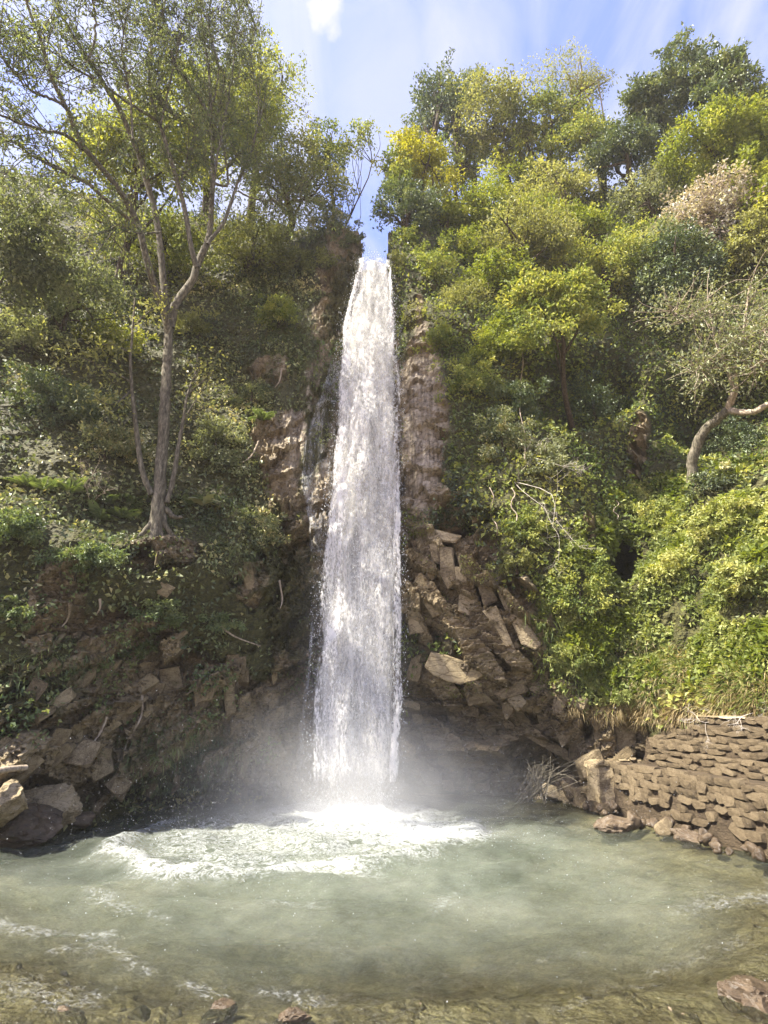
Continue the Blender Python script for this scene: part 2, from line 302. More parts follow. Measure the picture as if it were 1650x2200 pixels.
# ------------------------------------------------------------------ the cliff
ZK = np.array([-1.6, 0, 1, 2.3, 3, 4.5, 6, 7.5, 9, 12, 16, 19.6, 23, 27, 32, 40, 46.])
TK = {
 -75: [16, 15, 15, 15, 15, 15.5, 16, 17, 18, 20, 23, 26, 29, 33, 38, 46, 52],
 -52: [14.5, 14, 13.8, 13.8, 13.9, 14.2, 14.6, 16, 17, 18.6, 20.5, 22, 24, 27, 31, 40, 46],
 -40: [14, 13.6, 13.3, 13.3, 13.4, 13.6, 14, 15.4, 16.2, 17.6, 19, 20.3, 22.2, 25, 29, 38, 44],
 -32: [13.9, 13.4, 13.1, 13.2, 13.3, 13.5, 13.7, 15.2, 16, 17.2, 18.6, 19.8, 21.6, 24, 28, 37, 43],
 -22: [16.3, 15.9, 15.5, 15.2, 15.0, 14.6, 14.1, 15.4, 16, 17, 18.2, 19.2, 20.8, 23, 27, 36, 42],
 -12: [16.8, 16.4, 16.3, 16.2, 16.1, 15.9, 15.6, 15.8, 16.1, 16.7, 17.4, 18.1, 19.2, 22, 26, 35, 41],
 -7: [16.9, 16.6, 16.6, 16.6, 16.6, 16.5, 16.3, 16.3, 16.4, 16.7, 17.1, 17.5, 18.4, 21, 26, 35, 41],
 -3.4: [17, 16.8, 16.8, 16.8, 16.8, 16.8, 16.7, 16.7, 16.8, 17, 17.2, 17.4, 18.2, 21, 26, 35, 41],
 0.4: [17, 16.9, 16.9, 16.9, 16.9, 16.9, 16.7, 16.6, 16.6, 16.8, 17.1, 17.5, 18.2, 20.3, 24.5, 32, 38],
 4: [17, 17, 17, 16.9, 16.7, 16.4, 16.0, 15.9, 16.0, 16.2, 16.7, 17.5, 18.5, 20.3, 24.2, 32, 38],
 9: [17.2, 17.1, 17.1, 16.5, 16.1, 15.6, 15.2, 15.3, 15.5, 15.9, 16.7, 17.8, 19, 20.8, 24.2, 32, 38],
 14: [17.2, 17, 17, 16.4, 15.9, 15.4, 15.1, 15.2, 15.5, 16.1, 17.2, 18.6, 20, 21.8, 25, 32, 38],
 20: [16.6, 16.4, 16.3, 16.1, 15.9, 15.7, 15.7, 15.9, 16.2, 16.8, 18, 19.3, 20.6, 22.4, 25.5, 32, 38],
 24: [16.4, 16.2, 16.1, 15.9, 15.8, 16, 16.6, 17.4, 18.0, 18.4, 19.2, 20.4, 21.4, 23, 26, 32, 38],
 28: [16.2, 16, 15.9, 14.6, 14.9, 15.8, 16.8, 18.0, 19.6, 20.4, 20.6, 21.2, 22.2, 23.6, 26.4, 32, 38],
 33: [15.6, 15.4, 15.2, 13.6, 14.0, 15, 15.9, 16.9, 18.3, 21, 21.4, 21.8, 22.8, 24.2, 27, 32, 38],
 40: [15, 14.8, 14.6, 13.2, 13.6, 14.5, 15.4, 16.4, 17.6, 20.4, 21.6, 22.2, 23.2, 24.6, 27.4, 32, 38],
 52: [15, 14.8, 14.6, 13.4, 13.8, 14.6, 15.6, 16.6, 17.8, 20.6, 22.2, 23.2, 24.4, 26, 28.6, 33, 39],
 75: [15, 15, 15, 14.4, 14.8, 15.6, 16.6, 17.6, 19, 21.6, 24, 26, 28, 30, 33, 38, 44]}
th = np.concatenate([np.linspace(-74, -38, 40, endpoint=False), np.linspace(-38, 38, 400, endpoint=False), np.linspace(38, 74, 40)])
zz = np.concatenate([np.linspace(-1.5, 9, 225, endpoint=False), np.linspace(9, 21, 135, endpoint=False), np.linspace(21, 46, 75)])
ks = sorted(TK); prof = np.array([np.interp(zz, ZK, TK[k]) for k in ks])
ker = np.exp(-np.linspace(-2, 2, 9) ** 2); ker /= ker.sum()
prof = np.array([np.convolve(np.pad(p, 4, mode='edge'), ker, 'valid') for p in prof])
R0 = np.array([np.interp(th, ks, prof[:, j]) for j in range(len(zz))])           # (nz, nth)
TH, ZZ = np.meshgrid(np.radians(th), zz)
def to_world(R): return np.stack([R * np.sin(TH), R * np.cos(TH), ZZ], -1)
P0 = to_world(R0).reshape(-1, 3)
PX, PY, _ = project(P0)
front = P0[:, 1] > 0
ROCK = ell(PX, PY, [(300, 1520, 340, 130), (120, 1300, 60, 120, 1, 20), (480, 1560, 140, 130), (625, 1000, 60, 120), (705, 740, 20, 150, .6, 12), (585, 930, 60, 60, .9),
    (100, 1650, 220, 90), (600, 1600, 120, 160), (640, 1290, 70, 220, .9), (350, 1190, 90, 40, .85), (260, 1370, 150, 70, .75), (540, 1250, 60, 70, .7), (570, 800, 60, 40, .7),
    (905, 920, 52, 210), (960, 1230, 110, 160), (1080, 1370, 110, 120, 1, 35), (1050, 1560, 230, 150), (1290, 1600, 110, 85), (1180, 1690, 130, 90), (1370, 960, 22, 90, .9, 8), (1265, 1150, 18, 40, .9),
    (890, 690, 24, 80, .8), (760, 1100, 105, 700), (790, 560, 16, 40, .8)]) * front
nz_ = fbm(P0, .55, 4, 3); nf = fbm(P0, 2.2, 4, 9); nff = fbm(P0, 7.0, 3, 21); nf4 = vnoise(P0 * 11.0, 29)
rk = sstep(.38, .62, ROCK + (nf - .5) * .7)
# bedding: on the right the beds fold like a bowl round a point, on the left they dip steeply
ang_r = np.radians(52)
cxr, cyr = 985.0, 1130.0
rad = np.hypot((PX - cxr) * 1.0, (PY - cyr) * 1.0) * 15.5 / FPX
dip_l = (P0[:, 0] * math.cos(math.radians(33)) - P0[:, 2] * math.sin(math.radians(33)))
bed_c = np.where(P0[:, 0] > .5, rad + .35 * (nz_ - .5) * 3 + (nff - .5) * .25, dip_l + (nz_ - .5) * 2.2 + (nff - .5) * .5 + (nf - .5) * .5)
def saw(c, w, seed):
    k = np.floor(c / w); f = c / w - k
    h = _h(k.astype(np.int64), np.zeros_like(k, dtype=np.int64), np.zeros_like(k, dtype=np.int64), seed)
    return (h - .5) * 1.0 + (f - .5) * .8
beds = .42 * saw(bed_c, .74, 1) + .22 * saw(bed_c + .1, .27, 2) + .07 * saw(bed_c, .11, 3)
# joint blocks
kd_seeds = RNG.uniform([-14, 8, -1.5], [14, 19, 14], (5200, 3))
kd = KDTree(len(kd_seeds))
ca, sa = math.cos(.85), math.sin(.85)
def jt(P):
    s = np.where(P[:, 0] > .5, 1.0, -1.0)
    u = P[:, 0] * ca - s * P[:, 2] * sa * -1.0; v = -s * P[:, 0] * sa + P[:, 2] * ca
    return np.stack([u * 1.6, P[:, 1] * .35, v * .62], 1)
JS = jt(kd_seeds)
for i, p in enumerate(JS): kd.insert(p, i)
kd.balance()
idx = np.where((rk > .02) & (ZZ.ravel() < 14))[0]
JP = jt(P0[idx]); ci = np.array([kd.find(p)[1] for p in JP])
off = RNG.normal(size=len(kd_seeds)) * .16; g1 = RNG.normal(size=len(kd_seeds)) * .30; g2 = RNG.normal(size=len(kd_seeds)) * .22
blk = np.zeros(len(P0)); dloc = JP - JS[ci]
blk[idx] = off[ci] + g1[ci] * dloc[:, 0] * .6 + g2[ci] * dloc[:, 2] * .8
disp = rk * (beds * .9 + blk * 2.0 + .11 * (nff - .5) + .05 * (nf4 - .5)) + (1 - rk) * (1 + .8 * ell(PX, PY, [(1470, 1260, 260, 220)])) * (1.0 * (nz_ - .5) + .45 * (nf - .5) + .16 * (nff - .5))
# fluted tufa beside the fall
tufa = ell(PX, PY, [(905, 930, 50, 190), (660, 900, 70, 170)])
flu = fbm(np.stack([P0[:, 0] * 5.5, P0[:, 1] * 0, P0[:, 2] * .35], 1), 1, 3, 40)
disp = disp * (1 - .75 * tufa) + tufa * ((flu - .5) * .5 - .25)
hol = lambda l: sstep(.15, .9, ell(PX, PY, l))
disp += 2.6 * hol([(1345, 1205, 32, 46)]) + 1.1 * hol([(1264, 1555, 11, 34)]) + 1.5 * hol([(1000, 1118, 70, 16, 1, -8)]) + .7 * hol([(965, 1180, 9, 60, 1, -20)])
disp += 1.7 * hol([(1010, 1700, 190, 70)]) + 1.9 * hol([(1165, 1640, 75, 45, 1, 25)]) + .9 * hol([(400, 1720, 260, 30)]) + 1.0 * hol([(60, 1700, 60, 30)])
disp += 0.5 * hol([(270, 1110, 110, 40)]) + 1.9 * hol([(1240, 830, 120, 75)]) + 2.4 * hol([(1570, 880, 150, 110)]) + 1.2 * hol([(1000, 1560, 150, 40)])
disp *= np.clip(np.where(front, 1, .5), 0, 1)
Rf = R0.ravel() + disp
# crest, and the slot the stream runs through
crest = np.interp(np.degrees(TH.ravel()), [-75, -40, -22, -10, -5, 0, 4, 10, 25, 45, 75], [26, 26, 27, 24.5, 23, 22.6, 23.5, 26, 29, 31, 32])
Rf = Rf + np.clip(ZZ.ravel() - crest, 0, 3) ** 1.5 * 6
slot = (np.abs(np.degrees(TH.ravel()) + 1.35 + .25 * np.sin(ZZ.ravel() * 1.7)) < 1.5 + .16 * np.clip(ZZ.ravel() - 19.6, 0, 8) + 1.1 * (fbm(P0, 1.3, 3, 88) - .5))
Rf = np.where(slot & (ZZ.ravel() > 19.35), 60.0, Rf)
CV = to_world(Rf.reshape(R0.shape)).reshape(-1, 3)
nzv, ntv = R0.shape
ii = np.arange(nzv - 1)[:, None] * ntv + np.arange(ntv - 1)[None, :]
CF = np.stack([ii, ii + 1, ii + 1 + ntv, ii + ntv], -1).reshape(-1, 4)
mossa = np.clip(.16 + .45 * (1 - rk) + .5 * ell(PX, PY, [(690, 900, 30, 180, .9, 14), (40, 1480, 140, 60), (620, 1290, 80, 160, .8), (880, 690, 18, 90), (735, 640, 36, 110, .9, 14), (975, 1010, 24, 60, .9), (350, 1230, 120, 40, .6), (450, 1650, 200, 60, .3), (560, 850, 60, 80, .6)]) - .35 * ell(PX, PY, [(1000, 1430, 130, 60), (905, 930, 60, 180), (1090, 1330, 90, 80)]), 0, 1)
cliff = link('cliff', mesh_np('cliff', CV, CF, False, {'moss': mossa, 'soil': (1 - rk) * .8, 'tufa': tufa}), M['cliff'])
tag(cliff, kind='structure')
BV = BVHTree.FromPolygons([tuple(v) for v in CV], CF.tolist())
def hit(px, py):
    d = Vector(ray(px, py)).normalized(); h = BV.ray_cast(Vector((0, 0, CAMH)), d, 400)
    if h[0] is None: p = at_R(px, py, 24.); return p, np.array([0, -1., 0])
    n = np.array(h[1]); n = n if n @ np.array(d) < 0 else -n
    return np.array(h[0]), n

# ------------------------------------------------------------------ pool bed and bank
def shore_w(x, y): return np.hypot(x * .95, y - 10.5)
gx = np.linspace(-17, 17, 170); gy = np.linspace(-9, 19, 150); GX, GY = np.meshgrid(gx, gy)
gp = np.stack([GX, GY, GX * 0], -1).reshape(-1, 3)
def bed_h(x, y):
    p = np.stack([x, y, x * 0], 1)
    d = np.hypot((x + .2) / 6.6, (y - 11.2) / 6.3)
    h = -1.5 * np.clip(1.25 - d, 0, 1) ** .8 + .15 - .35 * np.exp(-(((x - 6.8) / 1.6) ** 2 + ((y - 9.5) / 3) ** 2))
    h = h + .55 * np.clip(3.2 - y, 0, 4) ** 1.0 * .9                       # the bank the camera stands on
    h = np.maximum(h, -.10 + .10 * (x - 3.2) - .13 * (y - 6.0) * (x > 0) * 1.0 - 3 * (y > 9)) if False else h
    h = h + .52 * sstep(8.6, 4.8, y) + .5 * sstep(2.4, 6.0, x)
    sh = np.exp(-(((x - 4.2) / 2.0) ** 2 + ((y - 5.6) / 2.2) ** 2)); h = h + .04 * sh
    sl = np.exp(-(((x + 4.0) / 2.0) ** 2 + ((y - 4.8) / 1.6) ** 2)); h = h + .12 * sl
    h = h + (fbm(p, .9, 4, 61) - .5) * .34 + (fbm(p, 3.6, 3, 77) - .5) * .12
    cap = -.07 + .10 * (fbm(p, 1.6, 3, 62) - .5) + .7 * np.clip(3.2 - y, 0, 3) + .25 * np.clip(x - 6.6, 0, 2) + .2 * np.clip(-8.5 - x, 0, 3)
    return np.clip(np.minimum(h, cap), -2.5, 1.2)
BH = bed_h(gp[:, 0], gp[:, 1]); gp[:, 2] = BH
ii = np.arange(149)[:, None] * 170 + np.arange(169)[None, :]
bed = link('pool_bed', mesh_np('pool_bed', gp, np.stack([ii, ii + 1, ii + 171, ii + 170], -1).reshape(-1, 4), True), M['bed']); tag(bed, kind='structure')
gr = link('ground', mesh_np('ground', np.array([[-900, -900, -2.7], [900, -900, -2.7], [900, 900, -2.7], [-900, 900, -2.7]]), np.array([[0, 1, 2, 3]])), M['bed']); tag(gr, kind='structure')

# ------------------------------------------------------------------ pool water
m, nt, out = new_mat('pool_water')
ad_ = N(nt, 'ShaderNodeAttribute', attribute_name='depth'); af = N(nt, 'ShaderNodeAttribute', attribute_name='foam_glitter')
geo = N(nt, 'ShaderNodeNewGeometry')
mpw = N(nt, 'ShaderNodeMapping'); mpw.inputs['Scale'].default_value = (1, 1.5, 1); LK(nt, geo.outputs['Position'], mpw.inputs[0])
w1 = N(nt, 'ShaderNodeTexNoise', _in={'Scale': 3.0, 'Detail': 5.0, 'Roughness': .6, 'Distortion': .6}); LK(nt, mpw.outputs[0], w1.inputs[0])
w2 = N(nt, 'ShaderNodeTexNoise', _in={'Scale': 17.0, 'Detail': 4.0, 'Roughness': .65}); LK(nt, mpw.outputs[0], w2.inputs[0])
hs = N(nt, 'ShaderNodeMath', operation='MULTIPLY_ADD', _in={1: .35}); LK(nt, w2.outputs[0], hs.inputs[0]); LK(nt, w1.outputs[0], hs.inputs[2])
bp = N(nt, 'ShaderNodeBump', _in={'Strength': 1.0, 'Distance': .22}); LK(nt, hs.outputs[0], bp.inputs['Height'])
tw = N(nt, 'ShaderNodeTexNoise', _in={'Scale': .7, 'Detail': 4.0}); LK(nt, geo.outputs['Position'], tw.inputs[0])
milk = ramp(nt, tw.outputs[0], [(.3, (.09, .108, .08)), (.5, (.148, .17, .132)), (.7, (.215, .235, .185))])
md = N(nt, 'ShaderNodeBsdfDiffuse'); LK(nt, milk.outputs[0], md.inputs[0])
tr = N(nt, 'ShaderNodeBsdfTransparent'); tr.inputs[0].default_value = (.82, .9, .76, 1)
body = N(nt, 'ShaderNodeMixShader'); LK(nt, ad_.outputs['Fac'], body.inputs[0]); LK(nt, tr.outputs[0], body.inputs[1]); LK(nt, md.outputs[0], body.inputs[2])
gl = N(nt, 'ShaderNodeBsdfGlossy', _in={'Roughness': .12}); LK(nt, bp.outputs[0], gl.inputs['Normal'])
fr = N(nt, 'ShaderNodeFresnel', _in={'IOR': 1.33}); LK(nt, bp.outputs[0], fr.inputs['Normal'])
surf = N(nt, 'ShaderNodeMixShader'); LK(nt, fr.outputs[0], surf.inputs[0]); LK(nt, body.outputs[0], surf.inputs[1]); LK(nt, gl.outputs[0], surf.inputs[2])
# foam: broken lace made of noise, its amount set by how churned the water is, plus sun glitter painted lower left
f1 = N(nt, 'ShaderNodeTexNoise', _in={'Scale': 4.5, 'Detail': 8.0, 'Roughness': .72, 'Distortion': 1.2}); LK(nt, mpw.outputs[0], f1.inputs[0])
rd = N(nt, 'ShaderNodeMath', operation='MULTIPLY_ADD', _in={1: 2.0, 2: -1.0}); LK(nt, f1.outputs[0], rd.inputs[0])
ra = N(nt, 'ShaderNodeMath', operation='ABSOLUTE'); LK(nt, rd.outputs[0], ra.inputs[0])
rq = N(nt, 'ShaderNodeMath', operation='MULTIPLY_ADD', _in={1: -1.5, 2: .62}); LK(nt, ra.outputs[0], rq.inputs[0])
f2 = N(nt, 'ShaderNodeTexNoise', _in={'Scale': 26.0, 'Detail': 4.0, 'Roughness': .75}); LK(nt, mpw.outputs[0], f2.inputs[0])
rz = N(nt, 'ShaderNodeMath', operation='MULTIPLY_ADD', _in={1: .75}); LK(nt, f2.outputs[0], rz.inputs[0]); LK(nt, rq.outputs[0], rz.inputs[2])
fa = N(nt, 'ShaderNodeMath', operation='ADD'); LK(nt, rz.outputs[0], fa.inputs[0]); LK(nt, af.outputs['Fac'], fa.inputs[1])
fm = N(nt, 'ShaderNodeMapRange', _in={1: 1.10, 2: 1.62, 3: 0, 4: .92}, clamp=True); LK(nt, fa.outputs[0], fm.inputs[0])
fd = N(nt, 'ShaderNodeBsdfPrincipled', _in={'Base Color': (.5, .52, .52, 1), 'Roughness': .6}); 
bf = N(nt, 'ShaderNodeBump', _in={'Strength': .8, 'Distance': .08}); LK(nt, f1.outputs[0], bf.inputs['Height']); LK(nt, bf.outputs[0], fd.inputs['Normal'])
fx = N(nt, 'ShaderNodeMixShader'); LK(nt, fm.outputs[0], fx.inputs[0]); LK(nt, surf.outputs[0], fx.inputs[1]); LK(nt, fd.outputs[0], fx.inputs[2])
LK(nt, fx.outputs[0], out.inputs[0]); M['pool'] = m

wx = np.linspace(-13, 12, 400); wy = np.linspace(1.5, 18.2, 340); WX, WY = np.meshgrid(wx, wy); wp = np.stack([WX, WY, WX * 0], -1).reshape(-1, 3)
x, y = wp[:, 0], wp[:, 1]; IMP = np.array([-.75, 14.9])
wpx, wpy, _ = project(wp)
# the surge front: a ragged ring that runs out from where the fall lands
rr = np.hypot((x - IMP[0]) / 1.0, (y - IMP[1]) / 1.05); az = np.arctan2(x - IMP[0], -(y - IMP[1]))
front_r = np.interp(az, [-2.2, -1.4, -1.0, -.75, -.35, 0, .4, .75, 1.2, 2.2], [2.6, 3.6, 4.9, 5.7, 5.6, 4.9, 4.2, 3.7, 3.0, 2.2]) + (fbm(wp, .9, 3, 5) - .5) * .7
dfr = rr - front_r
ring = np.exp(-(dfr / .33) ** 2) * np.interp(az, [-2, -1.2, -.9, -.5, -.22, -.05, .15, .3, .7, 1.0, 1.6], [.1, .55, .9, 1, .9, .6, .85, .7, .85, .5, .1])
inside = sstep(.3, -1.2, dfr) * (.20 + .12 * np.exp(-rr / 2))
core = np.exp(-(rr / 1.25) ** 2) * .5
rightp = np.exp(-(((x - 1.0) / 1.0) ** 2 + ((y - 12.6) / 1.1) ** 2)) * .36
strk = np.zeros(len(wp))
for (ax, ay, bx, by, wd, am) in [(190, 1925, 350, 1980, 14, .42), (0, 1985, 240, 2010, 16, .5), (225, 2040, 320, 2090, 13, .42), (105, 2045, 200, 2052, 8, .35), (400, 2120, 480, 2150, 14, .42), (930, 1950, 980, 1925, 14, .4), (580, 1870, 830, 1885, 12, .4),
        (1050, 1790, 1260, 1780, 40, .2), (590, 1940, 700, 1945, 12, .3), (1000, 2075, 1110, 2090, 9, .3), (1290, 2020, 1400, 2000, 8, .25), (0, 1815, 80, 1800, 10, .5), (130, 1780, 150, 1765, 9, .6), (200, 1835, 130, 1880, 10, .2), (1450, 1965, 1650, 1925, 26, .45), (1400, 2090, 1600, 2010, 30, .38), (1180, 2150, 1420, 2120, 16, .34), (1150, 2060, 1260, 2040, 10, .34), (0, 2120, 200, 2140, 30, .3), (560, 2130, 720, 2160, 18, .3)]:
    t = np.clip(((wpx - ax) * (bx - ax) + (wpy - ay) * (by - ay)) / ((bx - ax) ** 2 + (by - ay) ** 2), 0, 1)
    dd = np.hypot(wpx - ax - t * (bx - ax), wpy - ay - t * (by - ay) + (fbm(wp, 1.4, 2, 8) - .5) * 40)
    strk = np.maximum(strk, am * np.exp(-(dd / wd) ** 2))
foam_glitter = np.clip(ring * .38 + inside * 1.35 + core + rightp + strk * .45, 0, 1.1) + .05 * (y > 8) + .10 * np.exp(-(((x + 2.0) / 3.0) ** 2 + ((y - 6.5) / 2.2) ** 2))  # last term paints sun glitter as white specks, lower left
bh = bed_h(x, y); dep = np.clip(-bh, 0, 3)
turb = .9 * (1 - np.exp(-np.clip(dep - .06, 0, 3) * .8))
wz = .055 * np.sin(rr * 4.8 + (fbm(wp, .8, 2, 4) - .5) * 5) * np.exp(-rr / 9) + (fbm(wp, 1.5, 4, 15) - .5) * .13 + (fbm(wp * [1, 1.6, 1], 5, 3, 16) - .5) * .06
wz += ring * .13 * (.5 + fbm(wp, 4, 3, 31)) + core * .25 * fbm(wp, 3, 3, 33) + inside * .25 * (fbm(wp, 5, 3, 37) - .3)
wz *= np.clip(.62 + dep * 1.2, .6, 1)
wz += .05 * (fbm(wp * [1, 1.8, 1], 2.6, 3, 19) - .5) + .03 * (fbm(wp * [1, 1.5, 1], 9, 2, 20) - .5)
wp[:, 2] = wz
ii = np.arange(339)[:, None] * 400 + np.arange(399)[None, :]
wat = link('water', mesh_np('water', wp, np.stack([ii, ii + 1, ii + 401, ii + 400], -1).reshape(-1, 4), True, {'depth': np.clip(turb, 0, .97), 'foam_glitter': foam_glitter}), M['pool']); tag(wat, kind='structure')

# ------------------------------------------------------------------ the waterfall
LIP = np.array([17.35, 19.75])
def fall_y(z): return LIP[0] - 2.35 * np.sqrt(np.clip((LIP[1] - z) / LIP[1], 0, 1)) + 1.5 * np.clip(z - LIP[1] + .12, 0, 1)
fz = np.linspace(-.1, LIP[1] + .22, 420); fc = np.stack([fz * 0 - .4, fall_y(fz), fz], 1)
fpx, fpy, fdep = project(fc)
xl_px = np.interp(fpy, [560, 600, 650, 700, 800, 900, 1000, 1100, 1200, 1300, 1400, 1500, 1600, 1745], [772, 768, 752, 736, 728, 722, 716, 704, 690, 680, 676, 670, 666, 664])
xr_px = np.interp(fpy, [560, 600, 650, 700, 800, 900, 1000, 1100, 1200, 1300, 1400, 1500, 1600, 1745], [832, 838, 846, 851, 856, 859, 861, 862, 862, 862, 860, 860, 856, 850])
XL = (xl_px - 6 - 825) / FPX * fdep; XR = (xr_px + 7 - 825) / FPX * fdep
def water_mat(name, lo, hi, sx, sz, grain, base=(.96, .945, .895), tl=.5):
    m, nt, out = new_mat(name)
    geo = N(nt, 'ShaderNodeNewGeometry')
    mp = N(nt, 'ShaderNodeMapping'); mp.inputs['Scale'].default_value = (sx, sx, sz); LK(nt, geo.outputs['Position'], mp.inputs[0])
    n = N(nt, 'ShaderNodeTexNoise', _in={'Scale': 1.0, 'Detail': 6.0, 'Roughness': .6, 'Distortion': .4}); LK(nt, mp.outputs[0], n.inputs[0])
    mp2 = N(nt, 'ShaderNodeMapping'); mp2.inputs['Scale'].default_value = (grain, grain, grain * .34); LK(nt, geo.outputs['Position'], mp2.inputs[0])
    g = N(nt, 'ShaderNodeTexNoise', _in={'Scale': 1.0, 'Detail': 3.0, 'Roughness': .7}); LK(nt, mp2.outputs[0], g.inputs[0])
    e = N(nt, 'ShaderNodeAttribute', attribute_name='body')
    a = N(nt, 'ShaderNodeMix', data_type='FLOAT', _in={0: .55}); LK(nt, n.outputs[0], a.inputs[2]); LK(nt, g.outputs[0], a.inputs[3])
    s = N(nt, 'ShaderNodeMath', operation='ADD'); LK(nt, a.outputs[0], s.inputs[0]); LK(nt, e.outputs['Fac'], s.inputs[1])
    mr = N(nt, 'ShaderNodeMapRange', _in={1: lo, 2: hi, 3: 0, 4: 1}, clamp=True); LK(nt, s.outputs[0], mr.inputs[0])
    wc = ramp(nt, a.outputs[0], [(.37, tuple(v * .42 for v in base)), (.46, tuple(v * .76 for v in base)), (.55, base)])
    p = N(nt, 'ShaderNodeBsdfPrincipled', _in={'Roughness': .4}); t = N(nt, 'ShaderNodeBsdfTranslucent'); LK(nt, wc.outputs[0], p.inputs['Base Color']); LK(nt, wc.outputs[0], t.inputs[0])
    b = N(nt, 'ShaderNodeBump', _in={'Strength': 1.0, 'Distance': .12}); LK(nt, a.outputs[0], b.inputs['Height']); LK(nt, b.outputs[0], p.inputs['Normal'])
    mx = N(nt, 'ShaderNodeMixShader', _in={0: tl}); LK(nt, p.outputs[0], mx.inputs[1]); LK(nt, t.outputs[0], mx.inputs[2])
    tr = N(nt, 'ShaderNodeBsdfTransparent'); fx = N(nt, 'ShaderNodeMixShader'); LK(nt, mr.outputs[0], fx.inputs[0]); LK(nt, tr.outputs[0], fx.inputs[1]); LK(nt, mx.outputs[0], fx.inputs[2])
    LK(nt, fx.outputs[0], out.inputs[0]); return m
M['fall'] = water_mat('falling_water', .88, 1.18, 5.0, .5, 20)
M['streak'] = water_mat('falling_streaks', 1.0, 1.16, 6.0, .8, 22, (.97, .96, .94))
M['veil'] = water_mat('thin_water_veil', .86, 1.4, 9, .35, 22, (.88, .89, .9))
M['drop'] = water_mat('water_drops', -2, -1, 1, 1, 5, (.9, .92, .94), .4)
fall = empty('waterfall', (-.6, 15.1, 0), 'tall white waterfall plunging down the middle of the cliff into the pool', 'waterfall')
FO = np.array([-.6, 15.1, 0])
def curtain(name, xl, xr, yo, amp, mat, seed, nu=46, body=None, z0=0, z1=None, kind=None, edge=.16, base=.55):
    zsel = fz
    u = np.linspace(0, 1, nu)
    X = xl[:, None] + (xr - xl)[:, None] * u[None]; Z = np.repeat(zsel[:, None], nu, 1)
    Y = (fall_y(zsel) + yo)[:, None] + 0 * X
    P = np.stack([X, Y, Z], -1).reshape(-1, 3)
    q = P * np.array([1.6, 1, .55])
    P[:, 1] += (fbm(q, 1, 4, seed) - .5) * amp - .35 * (np.sin(np.repeat(u[None], len(zsel), 0).ravel() * PI) - .4) * amp
    P[:, 0] += (fbm(q, 1.3, 4, seed + 5) - .5) * .22
    uu = np.repeat(u[None], len(zsel), 0).ravel(); e = np.minimum(uu, 1 - uu)
    bd = base * sstep(0, edge, e) + (fbm(P * np.array([2.2, 1, .25]), 1, 3, seed + 9) - .5) * .5
    bd *= np.repeat(np.clip((fz) / 1.0, .55, 1) * sstep(LIP[1] + .3, LIP[1] - .12, fz), nu)
    if body is not None: bd = body(P, uu, bd)
    n1 = len(zsel); ii = np.arange(n1 - 1)[:, None] * nu + np.arange(nu - 1)[None, :]
    o = link(name, mesh_np(name, P - FO, np.stack([ii, ii + 1, ii + nu + 1, ii + nu], -1).reshape(-1, 4), True, {'body': bd}), M[mat], fall)
    return o
curtain('water_curtain', XL, XR, .28, .5, 'fall', 100, base=.76, edge=.17)
curtain('water_curtain', XL + .06, XR - .04, 0.0, .7, 'fall', 140, base=.6, edge=.2)
curtain('water_streak', XL + .02, XR - .02, -.28, .9, 'streak', 180, base=.50)
w_ = XR - XL
curtain('water_streak', XL + w_ * .82, XR + .02, -.2, .4, 'streak', 220, nu=16, base=.62, edge=.35)
curtain('water_streak', XL, XL + w_ * .3, -.25, .4, 'streak', 260, nu=16, base=.6, edge=.35)
curtain('water_streak', XL - .28 - .1 * np.sin(fz), XL + .02, .1, .3, 'veil', 300, nu=14, base=.5, edge=.4, body=lambda P, u, b: b * sstep(8, 4, P[:, 2]))
curtain('water_mist_edge', XL - .34, XR + .3, .1, .5, 'veil', 340, nu=40, base=.42, edge=.42)
# thin film sliding over the rock left of the fall
vz = np.linspace(6.9, 15.3, 220); vu = np.linspace(0, 1, 40)
V_ = []; bd = []
for k, z in enumerate(vz):
    yb = 16.9
    for_u = []
    c = np.array([-1.5, yb, z]); a, b_, d_ = project(c[None]); py_ = b_[0]
    l = np.interp(py_, [720, 800, 880, 960, 1040, 1130], [722, 702, 672, 645, 640, 660]); r = np.interp(py_, [720, 1130], [760, 720])
    for u in vu:
        p, n = hit(l + (r - l) * u, py_); V_.append(p + np.array([0, -.07, 0])); 
    bd.append(sstep(0, .12, vu) * (1 - .3 * vu) * .55)
V_ = np.array(V_); bd = np.concatenate(bd) + (fbm(V_ * np.array([2, 1, .5]), 1.5, 3, 71) - .5) * .5
bd *= np.repeat(sstep(6.9, 7.3, vz) * sstep(15.3, 14.4, vz), 40)
ii = np.arange(219)[:, None] * 40 + np.arange(39)[None, :]
link('water_veil', mesh_np('water_veil', V_ - FO, np.stack([ii, ii + 1, ii + 41, ii + 40], -1).reshape(-1, 4), True, {'body': bd}), M['veil'], fall)
# drops thrown off the fall
def drops(name, P, s, mat, parent=None, org=(0, 0, 0), stretch=1.6):
    t = np.array([[0, 0, 1.], [.94, 0, -.33], [-.47, .82, -.33], [-.47, -.82, -.33]]); f = np.array([[0, 1, 2], [0, 2, 3], [0, 3, 1], [1, 3, 2]])
    V = (t[None] * np.array([1, 1, stretch]) * s[:, None, None] + P[:, None, :] - np.asarray(org)).reshape(-1, 3)
    F = (f[None] + (np.arange(len(P)) * 4)[:, None, None]).reshape(-1, 3)
    o = link(name, mesh_np(name, V, F, True, {'body': np.zeros(len(V))}), M[mat], parent); o['kind'] = 'stuff'; return o
n = 32000
z = LIP[1] * (1 - RNG.random(n) ** .8); u = RNG.beta(1.6, 1.6, n) * 1.1 - .05
xl = np.interp(z, fz, XL); xr = np.interp(z, fz, XR)
P = np.stack([xl + (xr - xl) * u, fall_y(z) - .15 + RNG.normal(size=n) * .25, z], 1)
